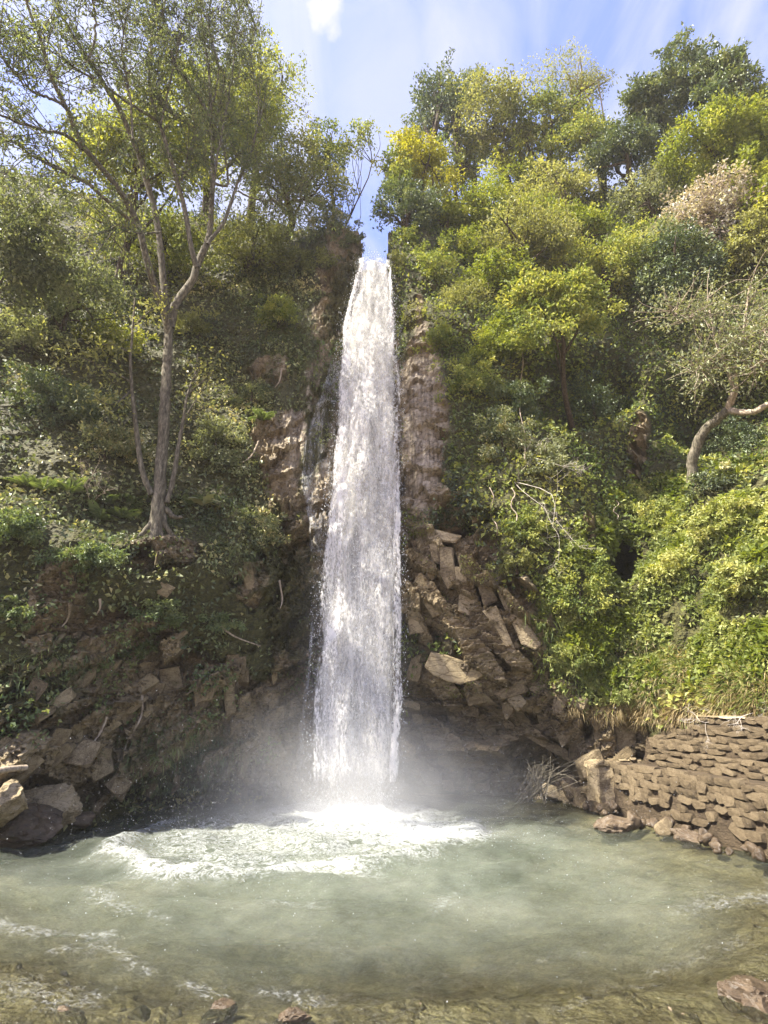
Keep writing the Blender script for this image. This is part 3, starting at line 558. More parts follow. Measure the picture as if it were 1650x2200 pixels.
drops('water_drops', P, .006 + .016 * RNG.random(n) ** 3, 'drop', fall, FO)
n = 900; P = np.stack([-.42 + RNG.normal(size=n) * .34, 17.2 + RNG.normal(size=n) * .25, LIP[1] + np.abs(RNG.normal(size=n)) * .22 - .1], 1); drops('water_drops', P, .006 + .014 * RNG.random(n) ** 3, 'drop', fall, FO)
n = 9000
a = RNG.normal(size=(n, 3)) * np.array([2.6, 1.8, 1.0]); P = np.array([-.8, 13.2, .6]) + a; P[:, 2] = np.abs(P[:, 2]) * (RNG.random(n) ** .5) + .06
b2 = RNG.random(n) < .3; P[b2, 1] -= RNG.random(b2.sum()) * 5
sp = drops('flying_spray', P, .003 + .0045 * RNG.random(n) ** 3, 'drop', None, (0, 0, 0), 1.2)
# mist hanging round the foot of the fall
def mist(name, loc, sc, dens, ns, seed=0):
    bm = bmesh.new(); bmesh.ops.create_icosphere(bm, subdivisions=3, radius=1.0); me = bpy.data.meshes.new(name); bm.to_mesh(me); bm.free()
    m, nt, out = new_mat(name)
    tc = N(nt, 'ShaderNodeTexCoord'); g = N(nt, 'ShaderNodeTexGradient', gradient_type='QUADRATIC_SPHERE'); LK(nt, tc.outputs['Object'], g.inputs[0])
    n = N(nt, 'ShaderNodeTexNoise', _in={'Scale': ns, 'Detail': 3.0}); LK(nt, tc.outputs['Object'], n.inputs[0])
    r = N(nt, 'ShaderNodeMapRange', _in={1: .3, 2: .7, 3: .25, 4: 1.5}); LK(nt, n.outputs[0], r.inputs[0])
    mu = N(nt, 'ShaderNodeMath', operation='MULTIPLY'); LK(nt, g.outputs[0], mu.inputs[0]); LK(nt, r.outputs[0], mu.inputs[1])
    m2 = N(nt, 'ShaderNodeMath', operation='MULTIPLY', _in={1: dens}); LK(nt, mu.outputs[0], m2.inputs[0])
    v = N(nt, 'ShaderNodeVolumePrincipled', _in={'Color': (.97, .98, 1, 1), 'Anisotropy': .3}); LK(nt, m2.outputs[0], v.inputs['Density'])
    LK(nt, v.outputs[0], out.inputs['Volume'])
    o = link(name, me, m, None, loc); o.scale = sc; o['kind'] = 'stuff'; return o
mist('spray_mist', (-.9, 14.2, .3), (5.6, 3.2, 3.0), .62, 2.2)
mist('spray_mist', (-1.0, 15.2, 3.2), (2.4, 1.3, 5.5), .36, 2.0)

# ------------------------------------------------------------------ loose pieces of rock that belong to the cliff
def chunk_mesh(name, seed, cham=.16, jit=.16):
    """an angular broken piece: the hull of a jittered, corner-clipped box"""
    r = np.random.default_rng(seed); bm = bmesh.new()
    for a in (-.5, .5):
        for b in (-.5, .5):
            for c in (-.5, .5):
                p = np.array([a, b, c]) + r.uniform(-jit, jit, 3)
                for k in range(3):
                    q = p.copy(); q[k] -= np.sign(q[k]) * cham * r.uniform(.5, 1.6); bm.verts.new(q)
    h = bmesh.ops.convex_hull(bm, input=bm.verts[:])
    bmesh.ops.delete(bm, geom=list({e for e in h['geom_interior'] + h['geom_unused'] if isinstance(e, bmesh.types.BMVert)}), context='VERTS')
    me = bpy.data.meshes.new(name); bm.to_mesh(me); bm.free(); return me
CH = [chunk_mesh('rock_chunk', k, .16, .2) for k in range(7)]
for c in CH: c.materials.append(M['slab'])
CHM = [c.copy() for c in CH]
for c in CHM: c.materials[0] = M['slab_moss']
def frame_at(nv, ang):
    """axes for a piece lying on a face: z = outward normal, x = in-plane heading (angle from horizontal right)"""
    n = Vector(nv).normalized(); rgt = Vector((0, 0, 1)).cross(n)
    if rgt.length < .05: rgt = Vector((1, 0, 0))
    rgt.normalize(); up = n.cross(rgt); x = rgt * math.cos(ang) + up * math.sin(ang); yv = n.cross(x)
    return Matrix((x, yv, n)).transposed()
def lay_chunk(px, py, ang, sx, sy, sz, lift=0.0, cs=None):
    p, n = hit(px, py); n = nrm(n * .16 + nrm(-np.array([p[0], p[1], -1.5])) * .84)
    o = link('rock', (cs or CH)[RNG.integers(len(CH))], None, cliff)
    Mx = frame_at(n, ang).to_4x4() @ Matrix.Rotation(RNG.normal() * .10, 4, 'X') @ Matrix.Rotation(RNG.normal() * .10, 4, 'Y')
    o.matrix_local = Matrix.Translation(Vector(p + n * lift * sz)) @ Mx @ Matrix.Diagonal((sx, sy, sz, 1))
def poly_slab(name, pts, out_, thick, mat, tilt=(0, 0), bow=0.0):
    P = [hit(a, b) for a, b in pts]; c = np.median([p for p, n in P], 0)
    n = nrm(-np.array([c[0], c[1], 1.0 + tilt[1] * 8])); n = nrm(n + np.array([tilt[0], 0, 0]))
    c = c + n * (out_ - .2); F_ = []
    pm = np.mean(pts, 0); span = np.max(np.linalg.norm(np.array(pts) - pm, axis=1))
    for a, b in pts:
        d = ray(a, b); t = ((c - np.array([0, 0, CAMH])) @ n) / (d @ n); q = np.array([0, 0, CAMH]) + d * t
        F_.append(q + n * bow * (((a - pm[0]) / span) ** 2 + ((b - pm[1]) / span) ** 2 - .4))
    bm = bmesh.new(); fr = [bm.verts.new(q) for q in F_]; bk = [bm.verts.new(q - n * thick + RNG.normal(size=3) * .05) for q in F_]
    k = len(fr); face = bm.faces.new(fr)
    for i in range(k): bm.faces.new((fr[(i + 1) % k], fr[i], bk[i], bk[(i + 1) % k]))
    bm.faces.new(bk[::-1]); bmesh.ops.recalc_face_normals(bm, faces=bm.faces[:])
    ed = [e for e in bm.edges if e.verts[0] in fr and e.verts[1] in fr]
    bmesh.ops.bevel(bm, geom=ed, offset=.035, segments=2, affect='EDGES', clamp_overlap=True)
    bmesh.ops.triangulate(bm, faces=bm.faces[:])
    me = bpy.data.meshes.new(name); bm.to_mesh(me); bm.free()
    return link(name, me, M[mat], cliff)
poly_slab('rock_slab', [(912, 1432), (930, 1450), (960, 1464), (988, 1471), (1020, 1464), (1060, 1440), (1096, 1408), (1082, 1385), (1062, 1345), (1035, 1362), (1010, 1388), (996, 1420), (962, 1408), (925, 1402)], .42, .6, 'pale', (0, .12), .12)['label'] = 'big smooth pale slab with a curved lower edge'
for pts, o_ in [([(1036, 1312), (1066, 1300), (1112, 1408), (1098, 1412), (1064, 1345)], .5), ([(1092, 1322), (1112, 1316), (1166, 1384), (1150, 1398), (1120, 1384)], .45), ([(944, 1172), (972, 1176), (981, 1250), (962, 1264), (946, 1232)], .45),
               ([(986, 1276), (1022, 1268), (1032, 1302), (1006, 1322), (984, 1312)], .5), ([(922, 1168), (941, 1166), (944, 1212), (928, 1206)], .4), ([(986, 1222), (1012, 1215), (1020, 1258), (990, 1268)], .4),
               ([(1026, 1258), (1052, 1246), (1070, 1290), (1040, 1304)], .42), ([(876, 1326), (904, 1332), (914, 1358), (880, 1362)], .35), ([(1190, 1468), (1226, 1464), (1229, 1492), (1206, 1536), (1189, 1530)], .4),
               ([(1276, 1550), (1320, 1552), (1314, 1592), (1290, 1612), (1277, 1588)], .35), ([(1010, 1070), (1026, 1064), (1030, 1116), (1014, 1122)], .35), ([(932, 1136), (992, 1150), (976, 1166), (946, 1162)], .5),
               ([(1320, 1560), (1362, 1556), (1368, 1604), (1330, 1616)], .3), ([(1060, 1250), (1090, 1262), (1112, 1310), (1086, 1312)], .3), ([(893, 1240), (918, 1262), (950, 1320), (930, 1326), (900, 1280)], .35),
               ([(104, 1272), (140, 1264), (134, 1302), (98, 1358), (78, 1364)], .35), ([(304, 1240), (340, 1244), (378, 1262), (360, 1284), (314, 1264)], .3), ([(516, 1214), (542, 1208), (552, 1284), (530, 1278)], .3),
               ([(478, 1450), (500, 1440), (508, 1530), (486, 1540)], .3), ([(415, 1470), (438, 1462), (446, 1560), (424, 1566)], .3), ([(505, 1545), (535, 1548), (530, 1590), (502, 1582)], .3), ([(540, 1480), (560, 1476), (566, 1580), (548, 1590)], .3),
               ([(340, 1440), (385, 1432), (398, 1500), (352, 1512)], .25), ([(200, 1600), (240, 1610), (236, 1640), (196, 1632)], .3), ([(1225, 1580), (1262, 1596), (1256, 1650), (1222, 1630)], .3), ([(1140, 1566), (1236, 1622), (1228, 1640), (1130, 1584)], .5)]:
    poly_slab('rock_slab', pts, o_ * .62, .6, 'slab_moss' if pts[0][0] < 700 or pts[0][1] > 1500 else 'slab', (RNG.normal() * .05, RNG.normal() * .03))
for k in range(75):          # broken beds right of the fall
    px, py = RNG.uniform(868, 1340), RNG.uniform(1130, 1690)
    if (px > 1180 and py < 1480) or (px > 1090 and py < 1290) or (px > 1050 and py < 1200) or (902 < px < 1110 and 1340 < py < 1476): continue
    a = math.atan2(-(py - 1130), px - 985); a = a + (0 if py < 1450 else PI / 2)
    lay_chunk(px, py, a + RNG.normal() * .09, *(np.array([RNG.uniform(.3, .75), RNG.uniform(.14, .42), RNG.uniform(.25, .5)])), RNG.uniform(-.62, -.32), CHM if k % 3 else CH)
for k in range(60):          # steep slabs on the left
    px, py = RNG.uniform(0, 640), RNG.uniform(1330, 1715)
    if py < 1330 + abs(px - 330) * .25: continue
    lay_chunk(px, py, math.radians(RNG.normal(52 if px < 380 else 84, 12)), RNG.uniform(.3, .75), RNG.uniform(.12, .32), RNG.uniform(.22, .4), RNG.uniform(-.65, -.35), CHM)
for px, py, s in [(1185, 1700, .25), (1225, 1690, .3), (1160, 1725, .25), (1250, 1715, .3), (330, 1640, .3), (180, 1620, .35), (215, 1655, .28), (255, 1690, .26)]: lay_chunk(px, py, RNG.uniform(0, 3), s * 1.6, s * 1.2, s, .3)

# ------------------------------------------------------------------ boulders
def boulder_mesh(name, seed, sub=3, cuts=20, rough=.085):
    r = np.random.default_rng(seed); bm = bmesh.new(); bmesh.ops.create_icosphere(bm, subdivisions=sub, radius=1.0)
    V = np.array([v.co for v in bm.verts])
    for k in range(cuts):
        n = nrm(r.normal(size=3)); d = r.uniform(.5, .82); q = V @ n; V = V - np.clip(q - d, 0, None)[:, None] * n * .92
    V = V * (1 + (fbm(V + seed * 3.1, 2.2, 4, seed)[:, None] - .5) * 4 * rough)
    if sub > 3:
        V = V * (1 + (np.abs(fbm(V + seed, 4.5, 3, seed + 3) - .5)[:, None] - .12) * .55 + (fbm(V, 11, 2, seed + 8)[:, None] - .5) * .10)
    for v, c in zip(bm.verts, V): v.co = c
    me = bpy.data.meshes.new(name); bm.to_mesh(me); bm.free()
    for p in me.polygons: p.use_smooth = sub < 4
    return me
def boulder(loc, sc, seed, mat, label, group=None, rz=0, sub=3, name='boulder', cat='boulder', tilt=0):
    o = link(name, boulder_mesh(name, seed, sub), M[mat], None, loc); o.scale = sc; o.rotation_euler = (tilt, tilt * .5, rz)
    return tag(o, label, cat, group)
gB = 'boulders round the pool'
p = at_z(1622, 2150, .0); boulder(p, (.35, .30, .21), 3, 'wet', 'rounded wet orange-brown boulder in the near right corner of the pool', gB, .4, 4)
p = at_z(1215, 1668, .9); boulder(hit(1213, 1668)[0] + [0, -.3, 0], (.5, .42, .36), 11, 'slab', 'square-topped tan boulder at the mouth of the low cave beside the stick pile', gB, .3, 4)
p = at_z(1318, 1775, .05); boulder(p, (.62, .34, .27), 6, 'wet', 'long wet red-brown boulder at the water line below the end of the wall', gB, .2, 4)
p = at_z(1362, 1768, .1); boulder(p, (.22, .2, .24), 9, 'wet', 'dark wet boulder against the right end of the long red-brown one', gB, 1)
p = at_z(1480, 1800, .08); boulder(p, (.34, .15, .16), 14, 'wet', 'grey streaked boulder lying slanted in the rubble below the wall', gB, -1.0, 4, tilt=.3)
p = at_z(1430, 1775, .15); boulder(p, (.26, .2, .2), 15, 'slab', 'tan boulder in the rubble just left of the slanted grey one', gB, .5)
p = hit(55, 1785)[0] + [.2, -.4, .05]; boulder(p, (.72, .5, .5), 21, 'wet', 'big dark brown boulder on the left shore of the pool', gB, .4, 4)
p = hit(108, 1735)[0] + [.15, -.3, 0]; boulder(p, (.6, .5, .5), 22, 'slab', 'crumbly mossy boulder behind the big dark one on the left shore', gB, 1.0, 4)
p = hit(15, 1725)[0] + [.15, -.3, 0]; boulder(p, (.6, .5, .5), 23, 'slab', 'yellowish lichen boulder at the left edge of the picture', gB, 2.0, 4)
p = hit(180, 1755)[0] + [.1, -.3, .02]; boulder(p, (.34, .3, .22), 24, 'wet', 'small dark boulder lapped by white water left of the shaded bank', gB, .7)
p = at_z(625, 2188, -.02); boulder(p, (.19, .13, .09), 31, 'wet', 'dark square boulder poking out of the shallows at the bottom centre', gB, .3, 4)
p = at_z(475, 2178, -.05); boulder(p, (.22, .16, .075), 32, 'wet', 'reddish wet boulder awash in the shallows left of the square one', gB, 1.2, 4)
p = at_z(150, 2192, -.07); boulder(p, (.26, .16, .08), 33, 'wet', 'low brown boulder awash at the bottom left corner', gB, 2.2, 4)
p = at_z(300, 2185, -.09); boulder(p, (.16, .13, .11), 35, 'wet', 'small brown boulder nearly under water between two larger bottom ones', gB, 2.2)
BM = [boulder_mesh('stone', 50 + k, 2) for k in range(5)]
for b in BM: b.materials.append(M['wet'])
BS = [b.copy() for b in BM]
for b in BS: b.materials[0] = M['bed']
W0 = np.array([5.55, 15.05]); W1 = np.array([6.85, 7.6]); wd = nrm(W1 - W0); wn = np.array([-wd[1], wd[0]]) * -1.0
wn = wn if wn[0] < 0 else -wn                                            # the side that faces the pool
WL = np.linalg.norm(W1 - W0); wang = math.atan2(wd[1], wd[0])
for k in range(46):
    s = RNG.uniform(-.3, WL); e = RNG.uniform(.05, .55) * (1 - .03 * s); q = W0 + wd * s + wn * e; r = RNG.uniform(.07, .17) * (1.1 if e < .3 else .8)
    o = link('rubble_stone', BM[k % 5], None, None, (q[0], q[1], .22 - .36 * e + RNG.normal() * .02)); o.scale = r * RNG.uniform(.7, 1.3, 3); o.rotation_euler = RNG.uniform(0, 6, 3)
    tag(o, 'small wet stone in the rubble along the foot of the retaining wall', 'stone', 'rubble stones at the foot of the wall')
for k in range(110):          # stones lying on the pool floor, seen through the shallow water
    px, py = RNG.uniform(-60, 1700), RNG.uniform(1780, 2230)
    q = at_z(px, py, -.15)
    if (py < 1950 and 200 < px < 1350) or q[1] < 1: continue
    r = RNG.uniform(.05, .2) ** 1.0; zb = float(bed_h(np.array([q[0]]), np.array([q[1]]))[0])
    o = link('stone', BS[k % 5], None, bed, (q[0], q[1], zb - r * .1)); o.scale = (r * 1.2, r, r * .6); o.rotation_euler = (0, 0, RNG.uniform(0, 6))

# ------------------------------------------------------------------ the dry-stone retaining wall, in two lifts
ST = [chunk_mesh('wall_stone', 200 + k, .2, .10) for k in range(6)]
for s_ in ST: s_.materials.append(M['wall_stone'])
def wall(name, org2, z0, z1, length, back, label, rows, ln, lip=.03, batter=.10):
    e = empty(name, (org2[0], org2[1], z0), label, 'wall'); e.rotation_euler = (0, 0, wang)
    side = 1 if (np.array([-math.sin(wang), math.cos(wang)]) @ wn) > 0 else -1   # local y towards the pool
    nx, nz2 = 150, 34; H = z1 - z0
    X, Z = np.meshgrid(np.linspace(0, length, nx), np.linspace(-.25, H, nz2)); q = np.stack([X + org2[0], Z * 0, Z], -1).reshape(-1, 3)
    Y = side * (-(Z + .25) * batter - .035) + side * ((fbm(q, 2.2, 4, 90) - .5) * .12 + (fbm(q, 9, 3, 91) - .5) * .06).reshape(X.shape)
    top = np.stack([X[-1], Y[-1] - side * back, Z[-1] + .03 * np.sin(X[-1] * 3)], -1)
    V = np.concatenate([np.stack([X, Y, Z], -1).reshape(-1, 3), top]); ii = np.arange(nz2)[:, None] * nx + np.arange(nx - 1)[None]
    F = np.stack([ii, ii + 1, ii + nx + 1, ii + nx], -1).reshape(-1, 4)
    cap = np.array([[0, Y[0, 0], -.25], [0, Y[-1, 0], H], [0, Y[-1, 0] - side * back, H], [0, Y[0, 0] - side * back, -.25]]); b0 = len(V); V = np.concatenate([V, cap])
    F = np.concatenate([F, [[b0, b0 + 1, b0 + 2, b0 + 3]]])
    link('core', mesh_np('core', V, F, False), M['mortar'], e)
    z = 0.0 if rows[0] else 0
    for (zc, h, keep, x0) in rows:
        xx = x0 + RNG.uniform(0, .15)
        while xx < length - .1:
            w = ln * RNG.uniform(.6, 1.5); hh = h * RNG.uniform(.72, 1.05)
            if RNG.random() < keep + .12:
                o = link('stone', ST[RNG.integers(6)], None, e); zz_ = zc + RNG.normal() * .012
                o.location = (xx + w / 2, side * (-(zz_ + .25) * batter + RNG.normal() * .013 - .038), zz_ + RNG.normal() * .014); o.scale = (w * RNG.uniform(.98, 1.14), .2, hh * RNG.uniform(1.0, 1.28)); o.rotation_euler = (RNG.normal() * .1, RNG.normal() * .1, RNG.normal() * .1)
            xx += w * 1.04
    return e
wall('retaining_wall', W0, .16, 1.12, WL, 1.4, 'lower tier of the old dry stone wall by the water, with a pale plastered end', [(.16, .15, .3, 1.5), (.32, .15, .45, .35), (.47, .15, .6, .35), (.62, .15, .9, .4), (.77, .15, .95, .35), (.90, .13, .95, .3)], .27)
U0 = W0 + wd * .75 - wn * .55
wall('retaining_wall', U0, 1.10, 2.22, WL - .75, 1.6, 'upper tier of the old stone wall, thin dark courses under the leaf-strewn path', [(.08, .10, .8, .3), (.20, .10, .8, .2), (.31, .09, .85, .15), (.43, .11, .8, .3), (.55, .09, .85, .2), (.66, .10, .85, .35), (.78, .09, .85, .5), (.90, .10, .85, .7), (1.02, .10, .9, .9)], .30, batter=.34)
# the plastered pier that ends the lower wall
pe = empty('wall_pier', (W0[0] - .02, W0[1] + .05, .1), 'pale plastered pier that ends the lower wall beside the cave', 'pier'); pe.rotation_euler = (0, 0, wang)
def rough_box(name, s, mat, seed, cuts=9, amp=.05):
    bm = bmesh.new(); bmesh.ops.create_cube(bm, size=1.0); bmesh.ops.bevel(bm, geom=bm.edges[:], offset=.05, segments=2, affect='EDGES')
    bmesh.ops.subdivide_edges(bm, edges=bm.edges[:], cuts=3, use_grid_fill=True)
    V = np.array([v.co for v in bm.verts]) * np.array(s); V = V + (np.stack([fbm(V + 7, 3, 4, seed), fbm(V + 19, 3, 4, seed + 1), fbm(V + 31, 3, 4, seed + 2)], 1) - .5) * amp * 3
    for v, c in zip(bm.verts, V): v.co = c
    me = bpy.data.meshes.new(name); bm.to_mesh(me); bm.free(); return me
M['plaster'] = rock_mat('pier_plaster', [(.3, (.2, .145, .07)), (.5, (.40, .31, .175)), (.7, (.52, .42, .26))], scale=1.6, bump=.8)
b_ = link('shaft', rough_box('shaft', (.52, .5, .95), 'plaster', 5, 9, .09), M['plaster'], pe, (.1, -.1, .45)); link('capstone', rough_box('capstone', (.56, .54, .14), 'plaster', 8, 9, .08), M['plaster'], pe, (.1, -.1, .96)); link('footing', rough_box('footing', (.75, .6, .25), 'plaster', 9), M['mortar'], pe, (.08, -.08, .0))
# trodden ledge on top of the wall
c0 = U0 - wd * .6 - wn * .35; nx, ny = 60, 20
X, Y = np.meshgrid(np.linspace(-.4, WL + 1, nx), np.linspace(0, 3.2, ny)); P = np.stack([c0[0] + wd[0] * X - wn[0] * Y, c0[1] + wd[1] * X - wn[1] * Y, 0 * X + 2.2 + .12 * Y], -1).reshape(-1, 3)
P[:, 2] += (fbm(P, 1.6, 4, 55) - .5) * .2 - .55 * np.clip(.5 - X.ravel() * .6, 0, 1)
ii = np.arange(ny - 1)[:, None] * nx + np.arange(nx - 1)[None]
tag(link('path', mesh_np('path', P, np.stack([ii, ii + 1, ii + nx + 1, ii + nx], -1).reshape(-1, 4), True), M['dirt']), kind='structure')

# ------------------------------------------------------------------ creepers, herbs and grass growing on the cliff
tri_c = (CV[CF[:, 0]] + CV[CF[:, 2]]) * .5; e1 = CV[CF[:, 2]] - CV[CF[:, 0]]; e2 = CV[CF[:, 3]] - CV[CF[:, 1]]
cr_ = np.cross(e1, e2); area = np.linalg.norm(cr_, axis=1) * .5; cn_ = nrm(cr_); flip = (cn_ * (tri_c - np.array([0, 0, CAMH]))).sum(1) > 0; cn_[flip] *= -1
fpx_, fpy_, _ = project(tri_c); rkf = rk[CF[:, 0]]; vis = (tri_c[:, 1] > 2) & (fpx_ > -110) & (fpx_ < 1760) & (fpy_ < 1800) & (fpy_ > -80) & (area < .6)
mound = sstep(.2, .7, ell(fpx_, fpy_, [(1470, 1260, 240, 200), (1290, 1330, 110, 150), (1620, 1200, 200, 170), (1250, 1440, 60, 60)]))
clump = fbm(tri_c, .9, 4, 123)
def cover(name, dens, n, mat, ls, depth, hang=.3, seed=1, tone_b=0.0, lwr=.62):
    w = np.where(vis, dens * area, 0); w = np.clip(w, 0, None); w /= w.sum(); rg = np.random.default_rng(seed)
    f = rg.choice(len(w), n, p=w); a, b = rg.random((n, 1)) - .5, rg.random((n, 1)) - .5
    lump = np.clip(fbm(tri_c[f], 1.25, 3, seed + 60) - .3, 0, 1)[:, None]
    P = tri_c[f] + e1[f] * a * .7 + e2[f] * b * .7 + cn_[f] * (.03 + depth * (1 + 1.2 * np.clip((900 - fpy_[f]) / 500, 0, 1))[:, None] * lump * rg.random((n, 1)) ** .6)
    D = rg.normal(size=(n, 3)) + cn_[f] * .5 + np.array([0, 0, -hang]); Nn = cn_[f] * 1.0 + rg.normal(size=(n, 3)) * .6 + np.array([0, 0, .5])
    tone = np.clip(.45 + tone_b + (fbm(tri_c[f], .8, 3, seed + 31) - .5) * 1.5 + rg.normal(size=n) * .16, 0, 1)
    L = ls * rg.uniform(.6, 1.5, n)
    return tag(link(name, leaf_mesh(name, P, D, Nn, L, L * lwr, tone), M[mat]), kind='stuff')
patch = sstep(.40, .56, clump)
left = fpx_ < 800
hole = np.clip(1 - ell(fpx_, fpy_, [(1345, 1205, 40, 55)]) * 1.6, 0, 1) 
cover('ivy', left * (1 - rkf) ** 1.2 * (.25 + .75 * patch) * (.55 + .45 * (fpy_ < 1250)), 135000, 'l_ivy', .115, .5, seed=11, tone_b=.12)
cover('creeper', left * np.clip(rkf * .3 + .25, 0, 1) * sstep(.54, .64, clump) * (fpy_ > 650) * (fpy_ < 1640), 28000, 'l_fern', .09, .35, seed=13, tone_b=.15)
cover('creeper', (~left) * (1 - rkf) ** 1.5 * (1 - mound) * (.3 + .7 * patch) * (fpy_ < 1560) * hole, 145000, 'l_mid', .135, .7, seed=17)
cover('ivy', (~left) * (1 - rkf) ** 1.5 * (1 - mound) * (1.1 - patch) * (fpy_ < 1400) * hole, 40000, 'l_dark', .13, .4, seed=19)
mv = fbm(tri_c, 1.1, 3, 401)
cover('creeper', mound * (fpy_ < 1500) * (1 - .8 * rkf) * hole * sstep(.5, .62, mv), 19000, 'l_lime', .15, .75, .1, seed=83, tone_b=-.15)
cover('herbs', mound * (fpy_ < 1520) * (1 - .8 * rkf) * hole * sstep(.34, .46, mv), 72000, 'l_herb', .105, .5, .1, seed=23)
cover('creeper', (~left) * rkf * sstep(.52, .62, clump) * (fpy_ > 640) * (fpy_ < 1500) * (1 - ell(fpx_, fpy_, [(1000, 1420, 120, 60), (900, 930, 50, 190)])), 9000, 'l_olive', .06, .2, seed=29)
cover('ivy', ell(fpx_, fpy_, [(960, 1105, 50, 16, 1, -10), (975, 1010, 20, 50), (1000, 1090, 30, 30)]), 3500, 'l_ivy', .09, .25, 1.0, seed=37)
def blades(name, dens, n, mat, ln, droop, seed, w=.012):
    ww = np.where(vis, dens * area, 0); ww /= ww.sum(); rg = np.random.default_rng(seed); f = rg.choice(len(ww), n, p=ww)
    P = tri_c[f] + e1[f] * (rg.random((n, 1)) - .5) + e2[f] * (rg.random((n, 1)) - .5); D = cn_[f] * .8 + rg.normal(size=(n, 3)) * .35 + np.array([0, 0, droop]); L = ln * rg.uniform(.5, 1.5, n)
    tone = np.clip(.5 + (fbm(tri_c[f], 1.2, 2, seed) - .5) * 1.2 + rg.normal(size=n) * .18, 0, 1)
    return tag(link(name, leaf_mesh(name, P, D, np.array([0, 0, 1.]) + rg.normal(size=(n, 3)) * .3, L, np.full(n, w) * rg.uniform(.7, 1.5, n), tone, fold=.1), M[mat]), kind='stuff')
blades('grass', ell(fpx_, fpy_, [(1250, 1440, 60, 50), (1330, 1480, 60, 40), (1180, 1330, 40, 90), (1440, 1400, 70, 40), (1600, 1390, 80, 60), (1560, 1250, 80, 90), (1010, 880, 40, 130), (1025, 1010, 20, 80)]), 22000, 'l_grass', .34, -.35, 41)
blades('grass', ell(fpx_, fpy_, [(190, 1190, 70, 30), (500, 1180, 60, 50), (110, 1420, 100, 40), (380, 1620, 120, 60), (620, 740, 50, 70), (560, 640, 60, 60), (450, 1100, 90, 40)]), 18000, 'l_fern', .26, -.4, 43)
blades('dry_grass', ell(fpx_, fpy_, [(1470, 1470, 110, 50), (1600, 1500, 110, 50), (1400, 1440, 60, 50), (1500, 1520, 200, 24)]), 13000, 'l_dry', .28, -.6, 47)
blades('grass', ell(fpx_, fpy_, [(1470, 1460, 120, 40), (1600, 1480, 110, 40), (1400, 1430, 60, 40)]), 9000, 'l_grass', .26, -.5, 49)

# ------------------------------------------------------------------ trees and shrubs
def crown(rg, c, r, ncl, n, ls, droop=.15, lw=.5, hollow=.45, flat=.75, tone_b=0.0, jag=.28):
    nl = int(rg.integers(4, 8)); lo = nrm(rg.normal(size=(nl, 3))) * rg.uniform(.25, .62, (nl, 1)); lo[0] *= .3; lr = rg.uniform(.48, .74, nl); li = rg.choice(nl, ncl, p=lr ** 2 / (lr ** 2).sum())
    d = nrm(rg.normal(size=(ncl, 3))); d[:, 2] = np.where(d[:, 2] < -.35, -d[:, 2] * .6, d[:, 2]); d = nrm(d)
    rad = hollow + (1 - hollow) * rg.random(ncl) ** .55; rad *= 1 + rg.normal(size=ncl) * jag * .45
    u_ = lo[li] + d * (rad * lr[li])[:, None]; sh_ = rg.random(ncl) < .12; u_[sh_, 2] += rg.uniform(.05, .3, sh_.sum()) * (u_[sh_, 2] > .2)
    cc = c + u_ * r * 1.08
    cs = rg.uniform(.11, .24, ncl) * np.mean(r)
    k = rg.choice(ncl, n, p=cs ** 2 / (cs ** 2).sum())
    g = rg.normal(size=(n, 3)); g = nrm(g) * rg.random((n, 1)) ** .45
    P = cc[k] + g * cs[k][:, None] * np.array([1.15, 1.15, flat])
    D = rg.normal(size=(n, 3)) * .8 + nrm(P - c) * .55 + np.array([0, 0, -droop]); Nn = rg.normal(size=(n, 3)) * .55 + np.array([0, 0, .8]) + nrm(P - c) * .4
    tone = np.clip(.48 + tone_b + (rg.normal(size=ncl) * .17)[k] + rg.normal(size=n) * .14, 0, 1)
    L = ls * rg.uniform(.6, 1.4, n)
    return P, D, Nn, L, L * lw, tone, cc
